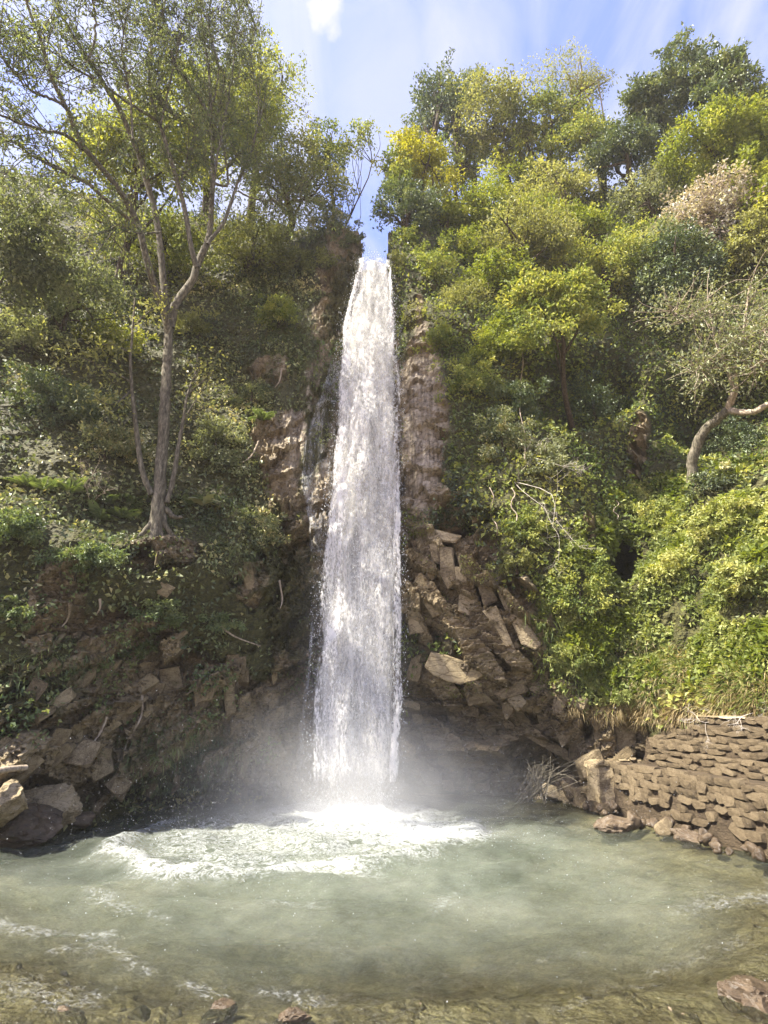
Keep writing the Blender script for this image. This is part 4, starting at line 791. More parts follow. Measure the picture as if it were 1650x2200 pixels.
def tree(name, cx, cy, rx, ry, mat, label, cat='tree', R=None, dens=1.0, ls=.15, group=None, bark='dbark', droop=.15, lw=.5, ncl=None, limbs=9, hollow=.45, tone_b=0.0, trunk_r=.10, off=.55, jag=.28, flat=.75, down=.8):
    f_ = 1.2 if cat == 'tree' else 1.1
    if 'thin' in name or 'feathery' in name: f_ = 1.05
    rx *= f_; ry *= f_; ls *= 1.13; dens *= .95 / f_
    if cat == 'shrub': off, hollow, limbs = .12, .2, 0
    seed = int(cx * 7 + cy * 13 + rx); rg = np.random.default_rng(seed)
    p, n = hit(cx, cy); Rh = math.hypot(p[0], p[1])
    sc = 1.0
    q = p
    if R is None or Rh < R - .2:
        t = rx / FPX * Rh * 1.2; Rc = max(Rh - off * t, 6)
    else: Rc = R
    c = at_R(cx, cy, Rc); _, _, dp = project(c[None]); dp = dp[0]; r = np.array([rx / FPX * dp, .8 * (rx + ry) / 2 / FPX * dp, ry / FPX * dp * 1.05])
    # the root: out and down from the crown until the slope is met
    az = math.atan2(c[0], c[1]); dv = Vector((math.sin(az), math.cos(az), -down)).normalized(); h = BV.ray_cast(Vector(c), dv, 40)
    base = np.array(h[0]) if h[0] is not None else c + np.array([0, .5, -r[2] * 1.8])
    if np.linalg.norm(base - c) > 9: base = c + np.array([math.sin(az) * .8, math.cos(az) * .8, -r[2] * 1.7])
    e = empty(name, base, label, cat, group)
    n_ = int(dens * .95 * rx * ry); ncl = ncl or int(np.clip(rx * ry / 55, 30, 190))
    P, D, Nn, L, Wd, tone, cc = crown(rg, c, r, ncl, n_, ls, droop, lw, hollow, flat, tone_b, jag)
    link('crown' if cat == 'tree' else 'foliage', leaf_mesh(name + '_crown', P, D, Nn, L, Wd, tone, base), M[mat], e)['kind'] = 'stuff'
    g = Geo(); top = c + np.array([0, 0, r[2] * .45]); bend = rg.normal(size=3) * .12 * np.linalg.norm(top - base)
    path = spline([base - np.array([0, 0, .15]), base * .6 + c * .4 + bend * .5, c * .9 + base * .1 - bend * .3, top], 14); tr_ = max(trunk_r * dp / 18, .05) * (r.mean() / 2.0 + .4)
    g.add(*tube_vf(path, np.linspace(tr_, tr_ * .25, 14), 7, .06, rg))
    link('trunk' if cat == 'tree' else 'stem', g.mesh('trunk', base), M[bark], e); g = Geo()
    for j in rg.choice(len(cc), min(limbs, len(cc)), replace=False):
        s = path[rg.integers(4, 12)]; tg = cc[j]; mid = (s + tg) / 2 + rg.normal(size=3) * .12 * np.linalg.norm(tg - s) + np.array([0, 0, .1])
        g.add(*tube_vf(spline([s, mid, tg], 8), np.linspace(tr_ * .4, tr_ * .08, 8), 5))
    if g.V: link('limbs', g.mesh('limbs', base), M[bark], e)
    return e
GR = 'trees on the right rim of the gorge'; GL = 'trees on the left slope'; GS = 'shrubs on the right cliff'; GSL = 'shrubs on the left slope'
T = tree
T('evergreen_tree', 935, 230, 52, 78, 'l_dark', 'dark evergreen with a pointed top rising behind the yellow tree, left of its twin', R=21.5, group=GR, ls=.16, hollow=.3)
T('evergreen_tree', 984, 225, 38, 74, 'l_dark', 'slim dark evergreen just right of the pointed one behind the yellow tree', R=21.8, group=GR, ls=.16, hollow=.3)
T('yellow_tree', 904, 352, 60, 92, 'l_yellow', 'bright yellow-leaved tree standing at the right brink of the waterfall', R=18.6, group=GR, ls=.13, dens=1.25)
T('leafy_tree', 858, 400, 34, 70, 'l_mid', 'narrow dark green tree squeezed between the sky gap and the yellow tree', R=18.2, limbs=3, trunk_r=.04, down=.1, group=GR, ls=.14)
T('evergreen_tree', 870, 480, 62, 70, 'l_dark', 'shaded dark green tree right below the yellow tree', R=18.3, group=GR, ls=.13)
T('broadleaf_tree', 1075, 275, 88, 78, 'l_olive', 'olive green round tree between the twin evergreens and the feathery top', R=22, group=GR, tone_b=.0)
T('feathery_tree', 1235, 190, 100, 58, 'l_olive', 'thin feathery olive tree on the skyline with sky showing through', R=24.5, group=GR, dens=.75, ls=.13, lw=.3, tone_b=.1, bark='pbark', limbs=16, jag=.5)
T('broadleaf_tree', 1175, 275, 84, 66, 'l_mid', 'mid green tree under the feathery skyline tree', R=22.5, group=GR)
T('evergreen_tree', 1405, 225, 72, 62, 'l_dark', 'dark oak on the skyline right of the feathery tree, lowest of three', R=25, group=GR, ls=.17, tone_b=.1)
T('evergreen_tree', 1490, 175, 62, 68, 'l_dark', 'dark oak on the skyline with the highest spiky top', R=25.5, group=GR, ls=.17, tone_b=.08, jag=.5)
T('evergreen_tree', 1580, 190, 62, 74, 'l_dark', 'dark oak at the right end of the skyline', R=25, group=GR, ls=.17, tone_b=.1, jag=.5)
T('evergreen_tree', 1635, 270, 55, 75, 'l_mid', 'green tree at the right border below the skyline oaks', R=24, group=GR, ls=.16)
T('lime_tree', 1535, 325, 112, 72, 'l_lime', 'large dome of bright yellow-green leaves under the skyline oaks', R=22.5, group=GR, ls=.14, dens=1.25)
T('evergreen_tree', 1345, 335, 82, 66, 'l_dark', 'dark rounded oak left of the bright yellow-green dome', R=22.8, group=GR, ls=.15, tone_b=.04)
T('lime_tree', 1030, 480, 84, 86, 'l_lime', 'bright lime tree to the right of the yellow tree', group=GR, ls=.13, dens=1.2)
T('broadleaf_tree', 985, 385, 58, 64, 'l_mid', 'mid green tree tucked between the yellow tree and the olive round one', group=GR)
T('broadleaf_tree', 1130, 400, 80, 74, 'l_lime', 'green tree in the middle of the right slope behind the lime tree', group=GR, tone_b=.1)
T('pale_tree', 1235, 430, 92, 74, 'l_olive', 'soft olive tree in the middle of the right slope with thin pale stems', group=GR, dens=.9, bark='pbark', limbs=14, tone_b=.1)
T('blossom_tree', 1525, 470, 100, 74, 'l_pink', 'greyish pink blossoming tree on the right slope', group=GR, ls=.12, dens=1.0, bark='dbark')
T('pale_tree', 1395, 435, 72, 54, 'l_pale', 'silvery leaved tree left of the pink blossoming one', group=GR, ls=.12, dens=.9)
T('broadleaf_tree', 1640, 440, 62, 88, 'l_lime', 'bright green tree at the right border beside the pink blossom', group=GR, tone_b=.12)
T('broadleaf_tree', 1300, 590, 104, 60, 'l_mid', 'green tree spreading flat branches above the dark hollow', group=GR, ls=.13, tone_b=.15, flat=.5)
T('broadleaf_tree', 1120, 550, 110, 80, 'l_olive', 'olive green tree right of the lime tree with a slanting stem', group=GR, ls=.13, dens=1.0)
T('overhanging_tree', 1200, 690, 125, 76, 'l_mid', 'tree leaning out over the right cliff with drooping leafy boughs', group=GR, ls=.13, flat=.5, tone_b=.08, off=.9)
T('evergreen_tree', 1450, 600, 90, 80, 'l_dark', 'dark tree behind the white-limbed tree on the right slope', group=GR, ls=.13)
T('pale_tree', 1480, 540, 80, 50, 'l_pale', 'pale grey-green tree directly below the pink blossom', group=GR, ls=.12, dens=.9)
for a in [(1005, 330, 54, 56, 'l_mid', 'mid green tree right behind the yellow tree', .05), (1120, 320, 62, 56, 'l_olive', 'olive tree below the skyline left of the centre of the right slope', .1), (1270, 300, 74, 58, 'l_mid', 'green tree between the feathery tree and the dark rounded oak', .1),
          (960, 475, 54, 66, 'l_lime', 'lime green tree touching the foot of the yellow tree', .05), (1060, 610, 64, 54, 'l_lime', 'lime green tree above the lime bush on the right slope', 0), (1250, 515, 86, 56, 'l_lime', 'yellow-green tree in the middle of the right slope under the soft olive one', -.05),
          (1440, 370, 64, 50, 'l_mid', 'green tree below left of the bright yellow-green dome', .12), (1610, 370, 60, 44, 'l_lime', 'lime tree at the right border under the bright dome', -.05), (1380, 520, 70, 52, 'l_mid', 'fresh green tree under the silvery leaved one', .15), (1150, 470, 66, 54, 'l_lime', 'bright tree with a slanting crown in the middle of the right slope', 0), (1620, 540, 60, 56, 'l_olive', 'olive tree at the right border above the white-limbed tree', .15)]:
    T('broadleaf_tree', *a[:6], group=GR, ls=.13, tone_b=a[6])
T('shrub', 872, 520, 30, 40, 'l_mid', 'leafy shrub hanging over the right edge of the notch', 'shrub', group=GS, ls=.09)
T('shrub', 862, 580, 26, 44, 'l_olive', 'small drooping shrub on the right bank just under the lip', 'shrub', group=GS, ls=.08)
T('shrub', 935, 590, 56, 58, 'l_mid', 'green shrub hanging right beside the lip of the fall', 'shrub', group=GS, ls=.10, tone_b=.05)
T('shrub', 1000, 660, 84, 66, 'l_olive', 'yellowish feathery shrub below the lime tree', 'shrub', group=GS, ls=.10, lw=.3, tone_b=.1)
T('shrub', 1000, 560, 60, 60, 'l_lime', 'bright lime bush between the lime tree and the lip of the fall', 'shrub', group=GS, ls=.10)
T('shrub', 1070, 745, 74, 80, 'l_lime', 'bright lime shrub draped over the right cliff face', 'shrub', group=GS, ls=.10, tone_b=-.1)
T('shrub', 950, 740, 50, 60, 'l_mid', 'dull green shrub above the pinkish rock beside the fall', 'shrub', group=GS, ls=.09)
T('shrub', 1010, 830, 64, 66, 'l_mid', 'rounded green shrub half way up the right cliff', 'shrub', group=GS, ls=.09)
T('shrub', 1110, 880, 70, 60, 'l_dark', 'dark ivy shrub in the shade right of the rounded one', 'shrub', group=GS, ls=.09)
T('shrub', 1080, 960, 74, 66, 'l_ivy', 'leafy ivy clump above the bleached twigs', 'shrub', group=GS, ls=.09, tone_b=.2)
T('shrub', 1160, 1000, 60, 56, 'l_pale', 'silvery shrub among the bleached twigs', 'shrub', group=GS, ls=.08, dens=.7)
T('shrub', 1120, 1130, 70, 44, 'l_mid', 'fresh green shrub right of the broken rock beds', 'shrub', group=GS, ls=.08)
T('shrub', 1110, 1215, 46, 36, 'l_olive', 'yellow-green shrub at the upper edge of the broken beds', 'shrub', group=GS, ls=.07)
T('shrub', 1250, 1290, 80, 70, 'l_mid', 'low green shrub below left of the small cave', 'shrub', group=GS, ls=.08, tone_b=.05)
T('shrub', 1230, 1420, 56, 46, 'l_herb', 'grassy green tuft over the tall square rock', 'shrub', group=GS, ls=.09, lw=.25)
T('shrub', 1345, 1500, 42, 34, 'l_herb', 'small green tuft above the rock with the crack', 'shrub', group=GS, ls=.07, lw=.3)
T('shrub', 1420, 1130, 70, 44, 'l_herb', 'leafy clump on the upper left shoulder of the green mound', 'shrub', group=GS, ls=.09)
T('shrub', 1540, 1130, 84, 50, 'l_herb', 'leafy clump on top of the green mound', 'shrub', group=GS, ls=.09, tone_b=.1)
T('shrub', 1450, 1240, 80, 56, 'l_herb', 'sunlit leafy clump in the middle of the green mound', 'shrub', group=GS, ls=.09, tone_b=.2)
T('shrub', 1610, 1260, 70, 60, 'l_herb', 'leafy clump at the right border of the green mound', 'shrub', group=GS, ls=.09, tone_b=.1)
T('shrub', 1600, 950, 80, 70, 'l_dark', 'dark bush in the shade right of the white-limbed tree', 'shrub', group=GS, ls=.09, tone_b=-.05)
T('shrub', 1560, 1040, 70, 40, 'l_ivy', 'dark leafy bush at the foot of the white-limbed tree', 'shrub', group=GS, ls=.09)
T('shrub', 1280, 900, 84, 90, 'l_dark', 'dark drooping creeper mass in the right hollow', 'shrub', group=GS, ls=.08, dens=.7, tone_b=-.1)
# left slope
T('spring_tree', 300, 390, 165, 110, 'l_back', 'broad yellow-green tree behind the left limbs of the big tree', R=16.5, group=GL, ls=.12, dens=.72, tone_b=.0, bark='dbark')
T('spring_tree', 450, 300, 140, 130, 'l_back', 'tall yellow-green tree behind the crown of the big tree', R=17.5, group=GL, ls=.12, dens=.72, tone_b=-.05)
T('spring_tree', 565, 250, 82, 110, 'l_back', 'yellow-green tree on the skyline right of the big tree', R=18.2, group=GL, ls=.12, dens=.85, tone_b=-.05)
T('spring_tree', 620, 400, 92, 100, 'l_olive', 'olive tree between the big tree and the thin tree at the brink', R=18, group=GL, ls=.12, dens=.8)
T('spring_tree', 350, 540, 140, 84, 'l_back', 'yellow-green tree behind the fork of the big tree', group=GL, ls=.11, dens=.75, tone_b=-.1)
T('spring_tree', 540, 540, 110, 84, 'l_olive', 'dull olive tree on the slope right of the big fork', group=GL, ls=.11, dens=.8, tone_b=-.15)
T('thin_tree', 712, 330, 62, 104, 'l_mid', 'thin sparse tree on the skyline left of the sky gap', R=17.9, group=GL, ls=.12, dens=.42, bark='dbark', limbs=22, ncl=50, hollow=.3, jag=.5, trunk_r=.05)
T('thin_tree', 775, 300, 42, 66, 'l_mid', 'wiry little tree leaning into the sky gap', R=17.8, group=GL, ls=.11, dens=.35, limbs=16, ncl=24, hollow=.3, jag=.6, trunk_r=.04)
T('shrub', 715, 490, 62, 46, 'l_ivy', 'dark shrub crowning the left brink of the waterfall', 'shrub', group=GSL, ls=.10, tone_b=.1)
T('shrub', 748, 530, 34, 30, 'l_ivy', 'small dark shrub right on the left edge of the lip', 'shrub', group=GSL, ls=.09)
T('shrub', 660, 580, 60, 50, 'l_olive', 'brownish green shrub on the slope left of the lip', 'shrub', group=GSL, ls=.09, tone_b=-.15)
T('grey_tree', 40, 540, 120, 120, 'l_grey', 'hazy grey-green tree at the left border below the open sky', R=15, group=GL, ls=.10, dens=.8, tone_b=-.05)
T('grey_tree', 150, 650, 120, 80, 'l_grey', 'shaded grey-green tree left of the big trunk', group=GL, ls=.09, dens=.85, tone_b=-.1)
T('shrub', 225, 735, 90, 50, 'l_back', 'yellow-green shrub left of the big trunk at the height of its fork', 'shrub', group=GSL, ls=.09, dens=.7)
T('shrub', 50, 735, 90, 50, 'l_grey', 'grey-green shrub at the left border level with the fork', 'shrub', group=GSL, ls=.09, dens=.8, tone_b=.15)
T('shrub', 430, 720, 66, 60, 'l_olive', 'pale olive shrub right of the fork of the big tree', 'shrub', group=GSL, ls=.09, dens=.7)
T('shrub', 600, 690, 56, 44, 'l_mid', 'fresh green shrub in the shade half way to the fall', 'shrub', group=GSL, ls=.09)
T('shrub', 90, 880, 100, 76, 'l_dark', 'dark glossy bush at the left border above the ferns', 'shrub', group=GSL, ls=.09)
T('shrub', 225, 975, 86, 56, 'l_ivy', 'rounded dark green bush left of the foot of the big tree', 'shrub', group=GSL, ls=.08, tone_b=.15)
T('shrub', 460, 975, 70, 74, 'l_pale', 'silvery leaved shrub right of the foot of the big tree', 'shrub', group=GSL, ls=.09, dens=.8, tone_b=-.15)
T('shrub', 540, 860, 56, 50, 'l_ivy', 'dark shrub between the silvery one and the wet rock', 'shrub', group=GSL, ls=.08, tone_b=.1)
T('shrub', 570, 1140, 56, 50, 'l_ivy', 'dark green shrub at the edge of the left overhang', 'shrub', group=GSL, ls=.075, tone_b=.2)
T('shrub', 170, 1200, 90, 40, 'l_fern', 'mossy green shrub below the fern bank', 'shrub', group=GSL, ls=.07)
T('shrub', 340, 1330, 66, 44, 'l_fern', 'green creeper clump hanging on the left rock', 'shrub', group=GSL, ls=.07, tone_b=.1)
T('shrub', 470, 1330, 60, 36, 'l_fern', 'green creeper clump on the left rock nearer to the fall', 'shrub', group=GSL, ls=.07, tone_b=.05)
T('shrub', 310, 1395, 40, 28, 'l_fern', 'small bright creeper under the hanging clump', 'shrub', group=GSL, ls=.06, tone_b=.2)
T('shrub', 40, 1330, 46, 30, 'l_fern', 'small green clump at the left border beside the slanting slab', 'shrub', group=GSL, ls=.07, tone_b=.1)
T('shrub', 20, 1150, 70, 60, 'l_fern', 'mossy dark clump at the left border under the ferns', 'shrub', group=GSL, ls=.07)

# ---- the big many-stemmed tree on the left ledge
rg = np.random.default_rng(42)
def ptree(pts, Ra, Rb):
    y = np.array([p[1] for p in pts], float)
    return np.array([at_R(a, b, Ra + (Rb - Ra) * k / max(len(pts) - 1, 1)) for k, (a, b) in enumerate(pts)])
pb, _ = hit(338, 1150)
RB = math.hypot(pb[0], pb[1]) - .15
big = empty('big_tree', pb, 'big many-stemmed tree with thin leaves rooted on the left ledge', 'tree')
def limb(name, pts, Ra, Rb, r0, r1, n=26, sides=9, parent=big, mat='bark', org=None, rgx=rg, wob=.05):
    P = spline(ptree(pts, Ra, Rb), n); P += rgx.normal(size=P.shape) * .012
    g = Geo(); rr_ = np.linspace(1, 0, n) ** .8 * (r0 - r1) + r1; g.add(*tube_vf(P, rr_, sides, wob, rgx))
    o_ = pb if org is None else org
    link(name, g.mesh(name, o_), M[mat], parent); return P
Rt = RB - .2
limb('trunk', [(332, 1165), (337, 1110), (342, 1050), (349, 960), (355, 860), (359, 780), (364, 705)], RB, Rt, .18, .12, 30, 12)
for a in [[(338, 1090), (322, 1130), (298, 1152), (270, 1165)], [(345, 1090), (356, 1130), (372, 1150), (392, 1158)], [(335, 1100), (330, 1140), (318, 1172)], [(342, 1100), (345, 1145), (350, 1180)], [(345, 1085), (372, 1108), (392, 1112)]]: limb('root', a, RB - .02, RB - .05, .10, .03, 12, 7)
Rs = Rt
stems = []
def stem(pts, Rend, r0, r1, Ra=Rs): stems.append((limb('branch', pts, Ra, Rend, r0, r1), r0)); 
stem([(362, 720), (352, 670), (335, 620), (322, 585), (310, 530), (288, 465), (250, 398), (190, 330), (162, 285), (145, 235), (110, 165), (92, 100), (70, 40), (50, -20)], 11.6, .12, .02)
stem([(362, 715), (356, 660), (350, 600), (341, 500), (325, 425), (308, 365), (285, 300), (258, 238), (220, 175), (190, 132), (165, 90), (128, 25), (110, -20)], 12.0, .115, .02)
stem([(366, 705), (380, 650), (412, 605), (428, 560), (444, 525), (453, 470), (457, 400), (457, 300), (452, 250), (452, 180), (440, 90), (430, 10)], 12.6, .13, .02)
stem([(424, 575), (410, 530), (398, 450), (374, 368), (345, 270), (326, 215), (320, 150), (327, 60), (330, -10)], 12.4, .085, .015, 13.6)
stem([(447, 525), (482, 474), (500, 424), (516, 380), (540, 325), (560, 250), (575, 170)], 13.2, .06, .012, 13.5)
stem([(455, 255), (410, 185), (372, 130), (345, 60), (335, -10)], 12.2, .05, .012, 12.8)
stem([(288, 480), (240, 440), (178, 388), (118, 360), (75, 338), (20, 300)], 12, .06, .012, 13.1)
stem([(175, 322), (145, 292), (75, 275), (0, 248), (-40, 230)], 11.6, .05, .012, 12.6)
stem([(333, 256), (280, 225), (240, 195), (168, 150), (125, 112), (80, 60)], 11.9, .045, .01, 12.9)
stem([(145, 230), (105, 210), (60, 190), (10, 130), (-20, 90)], 11.4, .04, .01, 12.2)
stem([(190, 130), (205, 70), (200, 10), (190, -30)], 11.8, .04, .01, 12.1)
stem([(452, 285), (430, 280), (395, 262), (350, 230), (330, 190)], 12.8, .035, .01, 13.0)
stem([(462, 395), (490, 395), (484, 340), (470, 260), (480, 180), (500, 90)], 12.8, .04, .01, 13.2)
stem([(510, 410), (550, 428), (600, 430), (645, 424)], 13.6, .03, .008, 13.4)
stem([(345, 500), (290, 500), (250, 490), (230, 500)], 12.6, .03, .008, 13.4)
stem([(400, 460), (385, 400), (405, 330), (420, 280)], 13, .03, .008, 13.3)
stem([(456, 420), (470, 320), (492, 210), (505, 110), (515, 20)], 12.4, .045, .01, 12.9)
stem([(540, 325), (556, 230), (540, 130), (548, 60)], 12.8, .03, .008, 13.3)
stem([(452, 240), (470, 150), (450, 60), (455, -20)], 12.2, .035, .008, 12.7)
stem([(345, 270), (365, 180), (385, 90), (400, 10)], 12.0, .035, .008, 12.8)
stem([(285, 300), (280, 210), (262, 120), (270, 30)], 11.8, .035, .008, 12.5)
# twigs and leaves
gt = Geo(); LP, LD, LN, LL, LW, LT = [], [], [], [], [], []
for P, r0 in stems:
    m_ = len(P); k0 = int(m_ * .35)
    ex = project(P[-1][None])[0][0]
    for q in range(int((26 + 330 * r0) * (.62 if ex < 260 else .9))):
        k = rg.integers(k0, m_); s = P[k]
        if s[2] < 9.5: continue
        tdir = nrm(P[min(k + 1, m_ - 1)] - P[max(k - 1, 0)]); d = nrm(tdir * .9 + rg.normal(size=3) * .75 + np.array([0, 0, .15])); ln = rg.uniform(.7, 2.0)
        path = spline([s, s + d * ln * .5 + rg.normal(size=3) * .08, s + d * ln + rg.normal(size=3) * .18 + np.array([0, 0, -.15 * ln])], 7)
        gt.add(*tube_vf(path, np.linspace(.014, .004, 7), 4))
        subs = [path]
        for w in range(3):
            a = path[rg.integers(2, 7)]; d2 = nrm(d + rg.normal(size=3) * .9); l2 = rg.uniform(.35, .9)
            p2 = spline([a, a + d2 * l2 * .5, a + d2 * l2 + np.array([0, 0, -.18 * l2])], 5); gt.add(*tube_vf(p2, np.linspace(.007, .003, 5), 3)); subs.append(p2)
        tb = rg.normal() * .15
        for sp_ in subs:
            nl = rg.integers(11, 20); u = rg.random(nl) ** .7 * (len(sp_) - 1); i0 = np.clip(u.astype(int), 0, len(sp_) - 2); f = (u - i0)[:, None]
            LP.append(sp_[i0] * (1 - f) + sp_[i0 + 1] * f + rg.normal(size=(nl, 3)) * .05); LD.append(rg.normal(size=(nl, 3)) * .6 + d * .3 + np.array([0, 0, -.55])); LN.append(rg.normal(size=(nl, 3)) + [0, 0, .3])
            l_ = rg.uniform(.07, .15, nl); LL.append(l_); LW.append(l_ * .34); LT.append(np.clip(.45 + tb + rg.normal(size=nl) * .16, 0, 1))
link('twigs', gt.mesh('twigs', pb), M['bark'], big)['kind'] = 'stuff'
LP, LD, LN, LL, LW, LT = [np.concatenate(a) for a in (LP, LD, LN, LL, LW, LT)]
link('foliage', leaf_mesh('big_tree_leaves', LP, LD, LN, LL, LW, LT, pb), M['l_main'], big)['kind'] = 'stuff'
# saplings from the same ledge
def sapling(label, pts, Ra, Rb, r0, side, mat='l_olive', nl=900, bark='bark'):
    r_ = np.random.default_rng(int(pts[0][0])); P = spline(ptree(pts, Ra, Rb), 24); e = empty('sapling', P[0], label, 'tree', 'saplings on the left ledge')
    g = Geo(); g.add(*tube_vf(P, np.linspace(r0, r0 * .25, 24), 7, .05, r_)); link('trunk', g.mesh('trunk', P[0]), M[bark], e)
    A = [[], [], [], [], [], []]
    for a in side: 
        g = Geo(); Q = spline(ptree(a, Ra - .1, Rb - .4), 12); g.add(*tube_vf(Q, np.linspace(r0 * .4, .006, 12), 5)); link('branch', g.mesh('branch', P[0]), M[bark], e); m = nl // len(side); k = r_.integers(3, 12, m)
        A[0].append(Q[k] + r_.normal(size=(m, 3)) * .22); A[1].append(r_.normal(size=(m, 3)) + [0, 0, -.5]); A[2].append(r_.normal(size=(m, 3)) * .6 + [0, 0, 1]); l = r_.uniform(.08, .17, m); A[3].append(l); A[4].append(l * .45); A[5].append(np.clip(.6 + r_.normal(size=m) * .2, 0, 1))
    A = [np.concatenate(a) for a in A]; link('foliage', leaf_mesh('sapling_leaves', *A, P[0]), M[mat], e)['kind'] = 'stuff'
sapling('slim sapling leaning left of the big trunk', [(325, 1062), (305, 1010), (294, 930), (285, 850), (280, 780), (284, 720), (290, 640)], RB - .1, RB - .4, .085, [[(280, 820), (235, 795), (180, 770), (120, 750)], [(283, 760), (240, 740), (190, 745)], [(280, 840), (240, 870), (200, 850)], [(288, 700), (320, 670), (350, 655)]])
sapling('slim sapling leaning right of the big trunk', [(358, 1080), (372, 1030), (383, 960), (394, 900), (402, 850), (420, 800), (425, 760)], RB - .1, RB - .3, .075, [[(400, 850), (430, 825), (455, 800), (480, 788)], [(396, 900), (420, 860), (465, 790)], [(412, 820), (430, 790), (424, 770)]], nl=240)
# ---- white-limbed tree on the right slope
rw = np.random.default_rng(5); wb, _ = hit(1490, 1040); Rw = math.hypot(wb[0], wb[1]) - .1
wt = empty('white_tree', wb, 'pale crooked tree with a forked white limb reaching to the right border', 'tree')
def wl(name, pts, Ra, Rb, r0, r1): return limb(name, pts, Ra, Rb, r0, r1, 20, 8, wt, 'bark' if name == 'trunk' else 'pbark', wb, rw)
wl('trunk', [(1488, 1045), (1487, 1000), (1494, 965), (1512, 928), (1540, 902), (1566, 880)], Rw, Rw - 1.0, .17, .125)
WS = [wl('branch', [(1564, 882), (1590, 886), (1622, 884), (1650, 868), (1690, 850)], Rw - 1.0, Rw - 1.6, .105, .07), wl('branch', [(1562, 884), (1568, 860), (1574, 835), (1562, 795), (1545, 755), (1530, 700), (1520, 640)], Rw - 1.0, Rw - 1.9, .085, .025),
      wl('branch', [(1570, 870), (1582, 840), (1580, 800), (1590, 750), (1600, 690), (1610, 620)], Rw - 1.0, Rw - 1.8, .065, .02), wl('branch', [(1540, 748), (1580, 740), (1620, 720), (1660, 705)], Rw - 1.5, Rw - 2.0, .04, .015), wl('branch', [(1530, 705), (1500, 680), (1470, 690), (1440, 670)], Rw - 1.7, Rw - 2.3, .035, .012),
      wl('branch', [(1560, 795), (1520, 790), (1490, 800)], Rw - 1.5, Rw - 2.0, .03, .01), wl('branch', [(1583, 800), (1620, 790), (1655, 770)], Rw - 1.4, Rw - 1.9, .03, .01)]
A = [[], [], [], [], [], []]; g = Geo()
for Q in WS[1:]:
    for q in range(46):
        s = Q[rw.integers(9, 20)]; d = nrm(rw.normal(size=3) + [0, -.3, .3]); ln = rw.uniform(.5, 1.5); p2 = spline([s, s + d * ln * .5 + rw.normal(size=3) * .1, s + d * ln], 6); g.add(*tube_vf(p2, np.linspace(.014, .004, 6), 4))
        m = 20; k = rw.integers(2, 6, m); A[0].append(p2[k] + rw.normal(size=(m, 3)) * .16); A[1].append(rw.normal(size=(m, 3)) + [0, 0, .1]); A[2].append(rw.normal(size=(m, 3)) * .5 + [0, 0, 1]); l = rw.uniform(.08, .16, m); A[3].append(l); A[4].append(l * .42); A[5].append(np.clip(.5 + rw.normal(size=m) * .2, 0, 1))
link('twigs', g.mesh('twigs', wb), M['pbark'], wt)['kind'] = 'stuff'; A = [np.concatenate(a) for a in A]; link('foliage', leaf_mesh('white_tree_leaves', *A, wb), M['l_pale'], wt)['kind'] = 'stuff'
# ---- bare twiggy branches
def bare(name, label, cat, start, aims, Roff, r0, mat='dead', nsub=10, seed=1):
    r_ = np.random.default_rng(seed); p, n_ = hit(*start); e = empty(name, p, label, cat); Rp = math.hypot(p[0], p[1])
    def grow(s, d, ln, r, depth):
        Q = spline([s, s + d * ln * .5 + r_.normal(size=3) * .09 * ln, s + d * ln + r_.normal(size=3) * .12 * ln], 7); g.add(*tube_vf(Q, np.linspace(r, r * .4, 7), 5 if depth > 1 else 4))
        if depth:
            for k in range(r_.integers(3, 6)): grow(Q[r_.integers(2, 7)], nrm(d + r_.normal(size=3) * .75), ln * r_.uniform(.35, .65), r * .5, depth - 1)
    for a in aims:
        g = Geo(); t = at_R(a[0], a[1], Rp - Roff); grow(p, nrm(t - p), np.linalg.norm(t - p), r0, 3); link('branch', g.mesh('branch', p), M[mat], e)
    return e
bare('bare_shrub', 'bleached leafless branch sticking out of the right cliff', 'dead branch', (1105, 1035), [(1195, 1130), (1160, 1090)], .5, .009, seed=3)
bare('bare_shrub', 'tangle of white leafless twigs above the bleached branch', 'dead branch', (1120, 985), [(1195, 1010), (1170, 960), (1140, 940)], .5, .008, seed=4)
bare('bare_shrub', 'small leafless shrub left of the foot of the big tree', 'shrub', (195, 1085), [(175, 1035), (205, 1030), (230, 1050)], .5, .014, 'pbark', seed=6)
bare('driftwood_branch', 'white dry branch lying on the path above the wall', 'dead branch', (1560, 1545), [(1480, 1540), (1530, 1535)], .25, .009, seed=8)
bare('driftwood_branch', 'bundle of dry sticks on the path at the right border', 'dead branch', (1625, 1530), [(1650, 1545), (1580, 1545), (1680, 1535)], .3, .009, seed=9)
# fallen log on the left shore
q0 = hit(-40, 1668)[0] + [.3, -.45, .05]; q1 = hit(54, 1652)[0] + [.2, -.3, .05]; g = Geo(); g.add(*tube_vf(spline([q0, (q0 + q1) / 2 + [0, 0, .03], q1], 10), np.linspace(.07, .05, 10), 9, .05, rg)); lo = link('fallen_log', g.mesh('fallen_log', q0), M['pbark'], None, q0); tag(lo, 'pale fallen log lying across the rocks at the left border', 'log')
# sticks piled at the cave mouth
sb, _ = hit(1140, 1712); sb = np.array([sb[0], sb[1] - .5, .05]); se = empty('stick_pile', sb, 'pile of thin dry sticks leaning in the mouth of the low cave', 'sticks')
for k in range(44):
    a = at_R(RNG.uniform(1105, 1175), RNG.uniform(1690, 1728), 14.9 + RNG.normal() * .2); b = at_R(RNG.uniform(1130, 1250), RNG.uniform(1622, 1680), 15.2 + RNG.normal() * .25)
    g = Geo(); g.add(*tube_vf(spline([a, (a + b) / 2 + RNG.normal(size=3) * .08 + [0, 0, .1], b], 7), np.linspace(.009, .005, 7), 4)); link('stick', g.mesh('stick', sb), M['bark'], se)
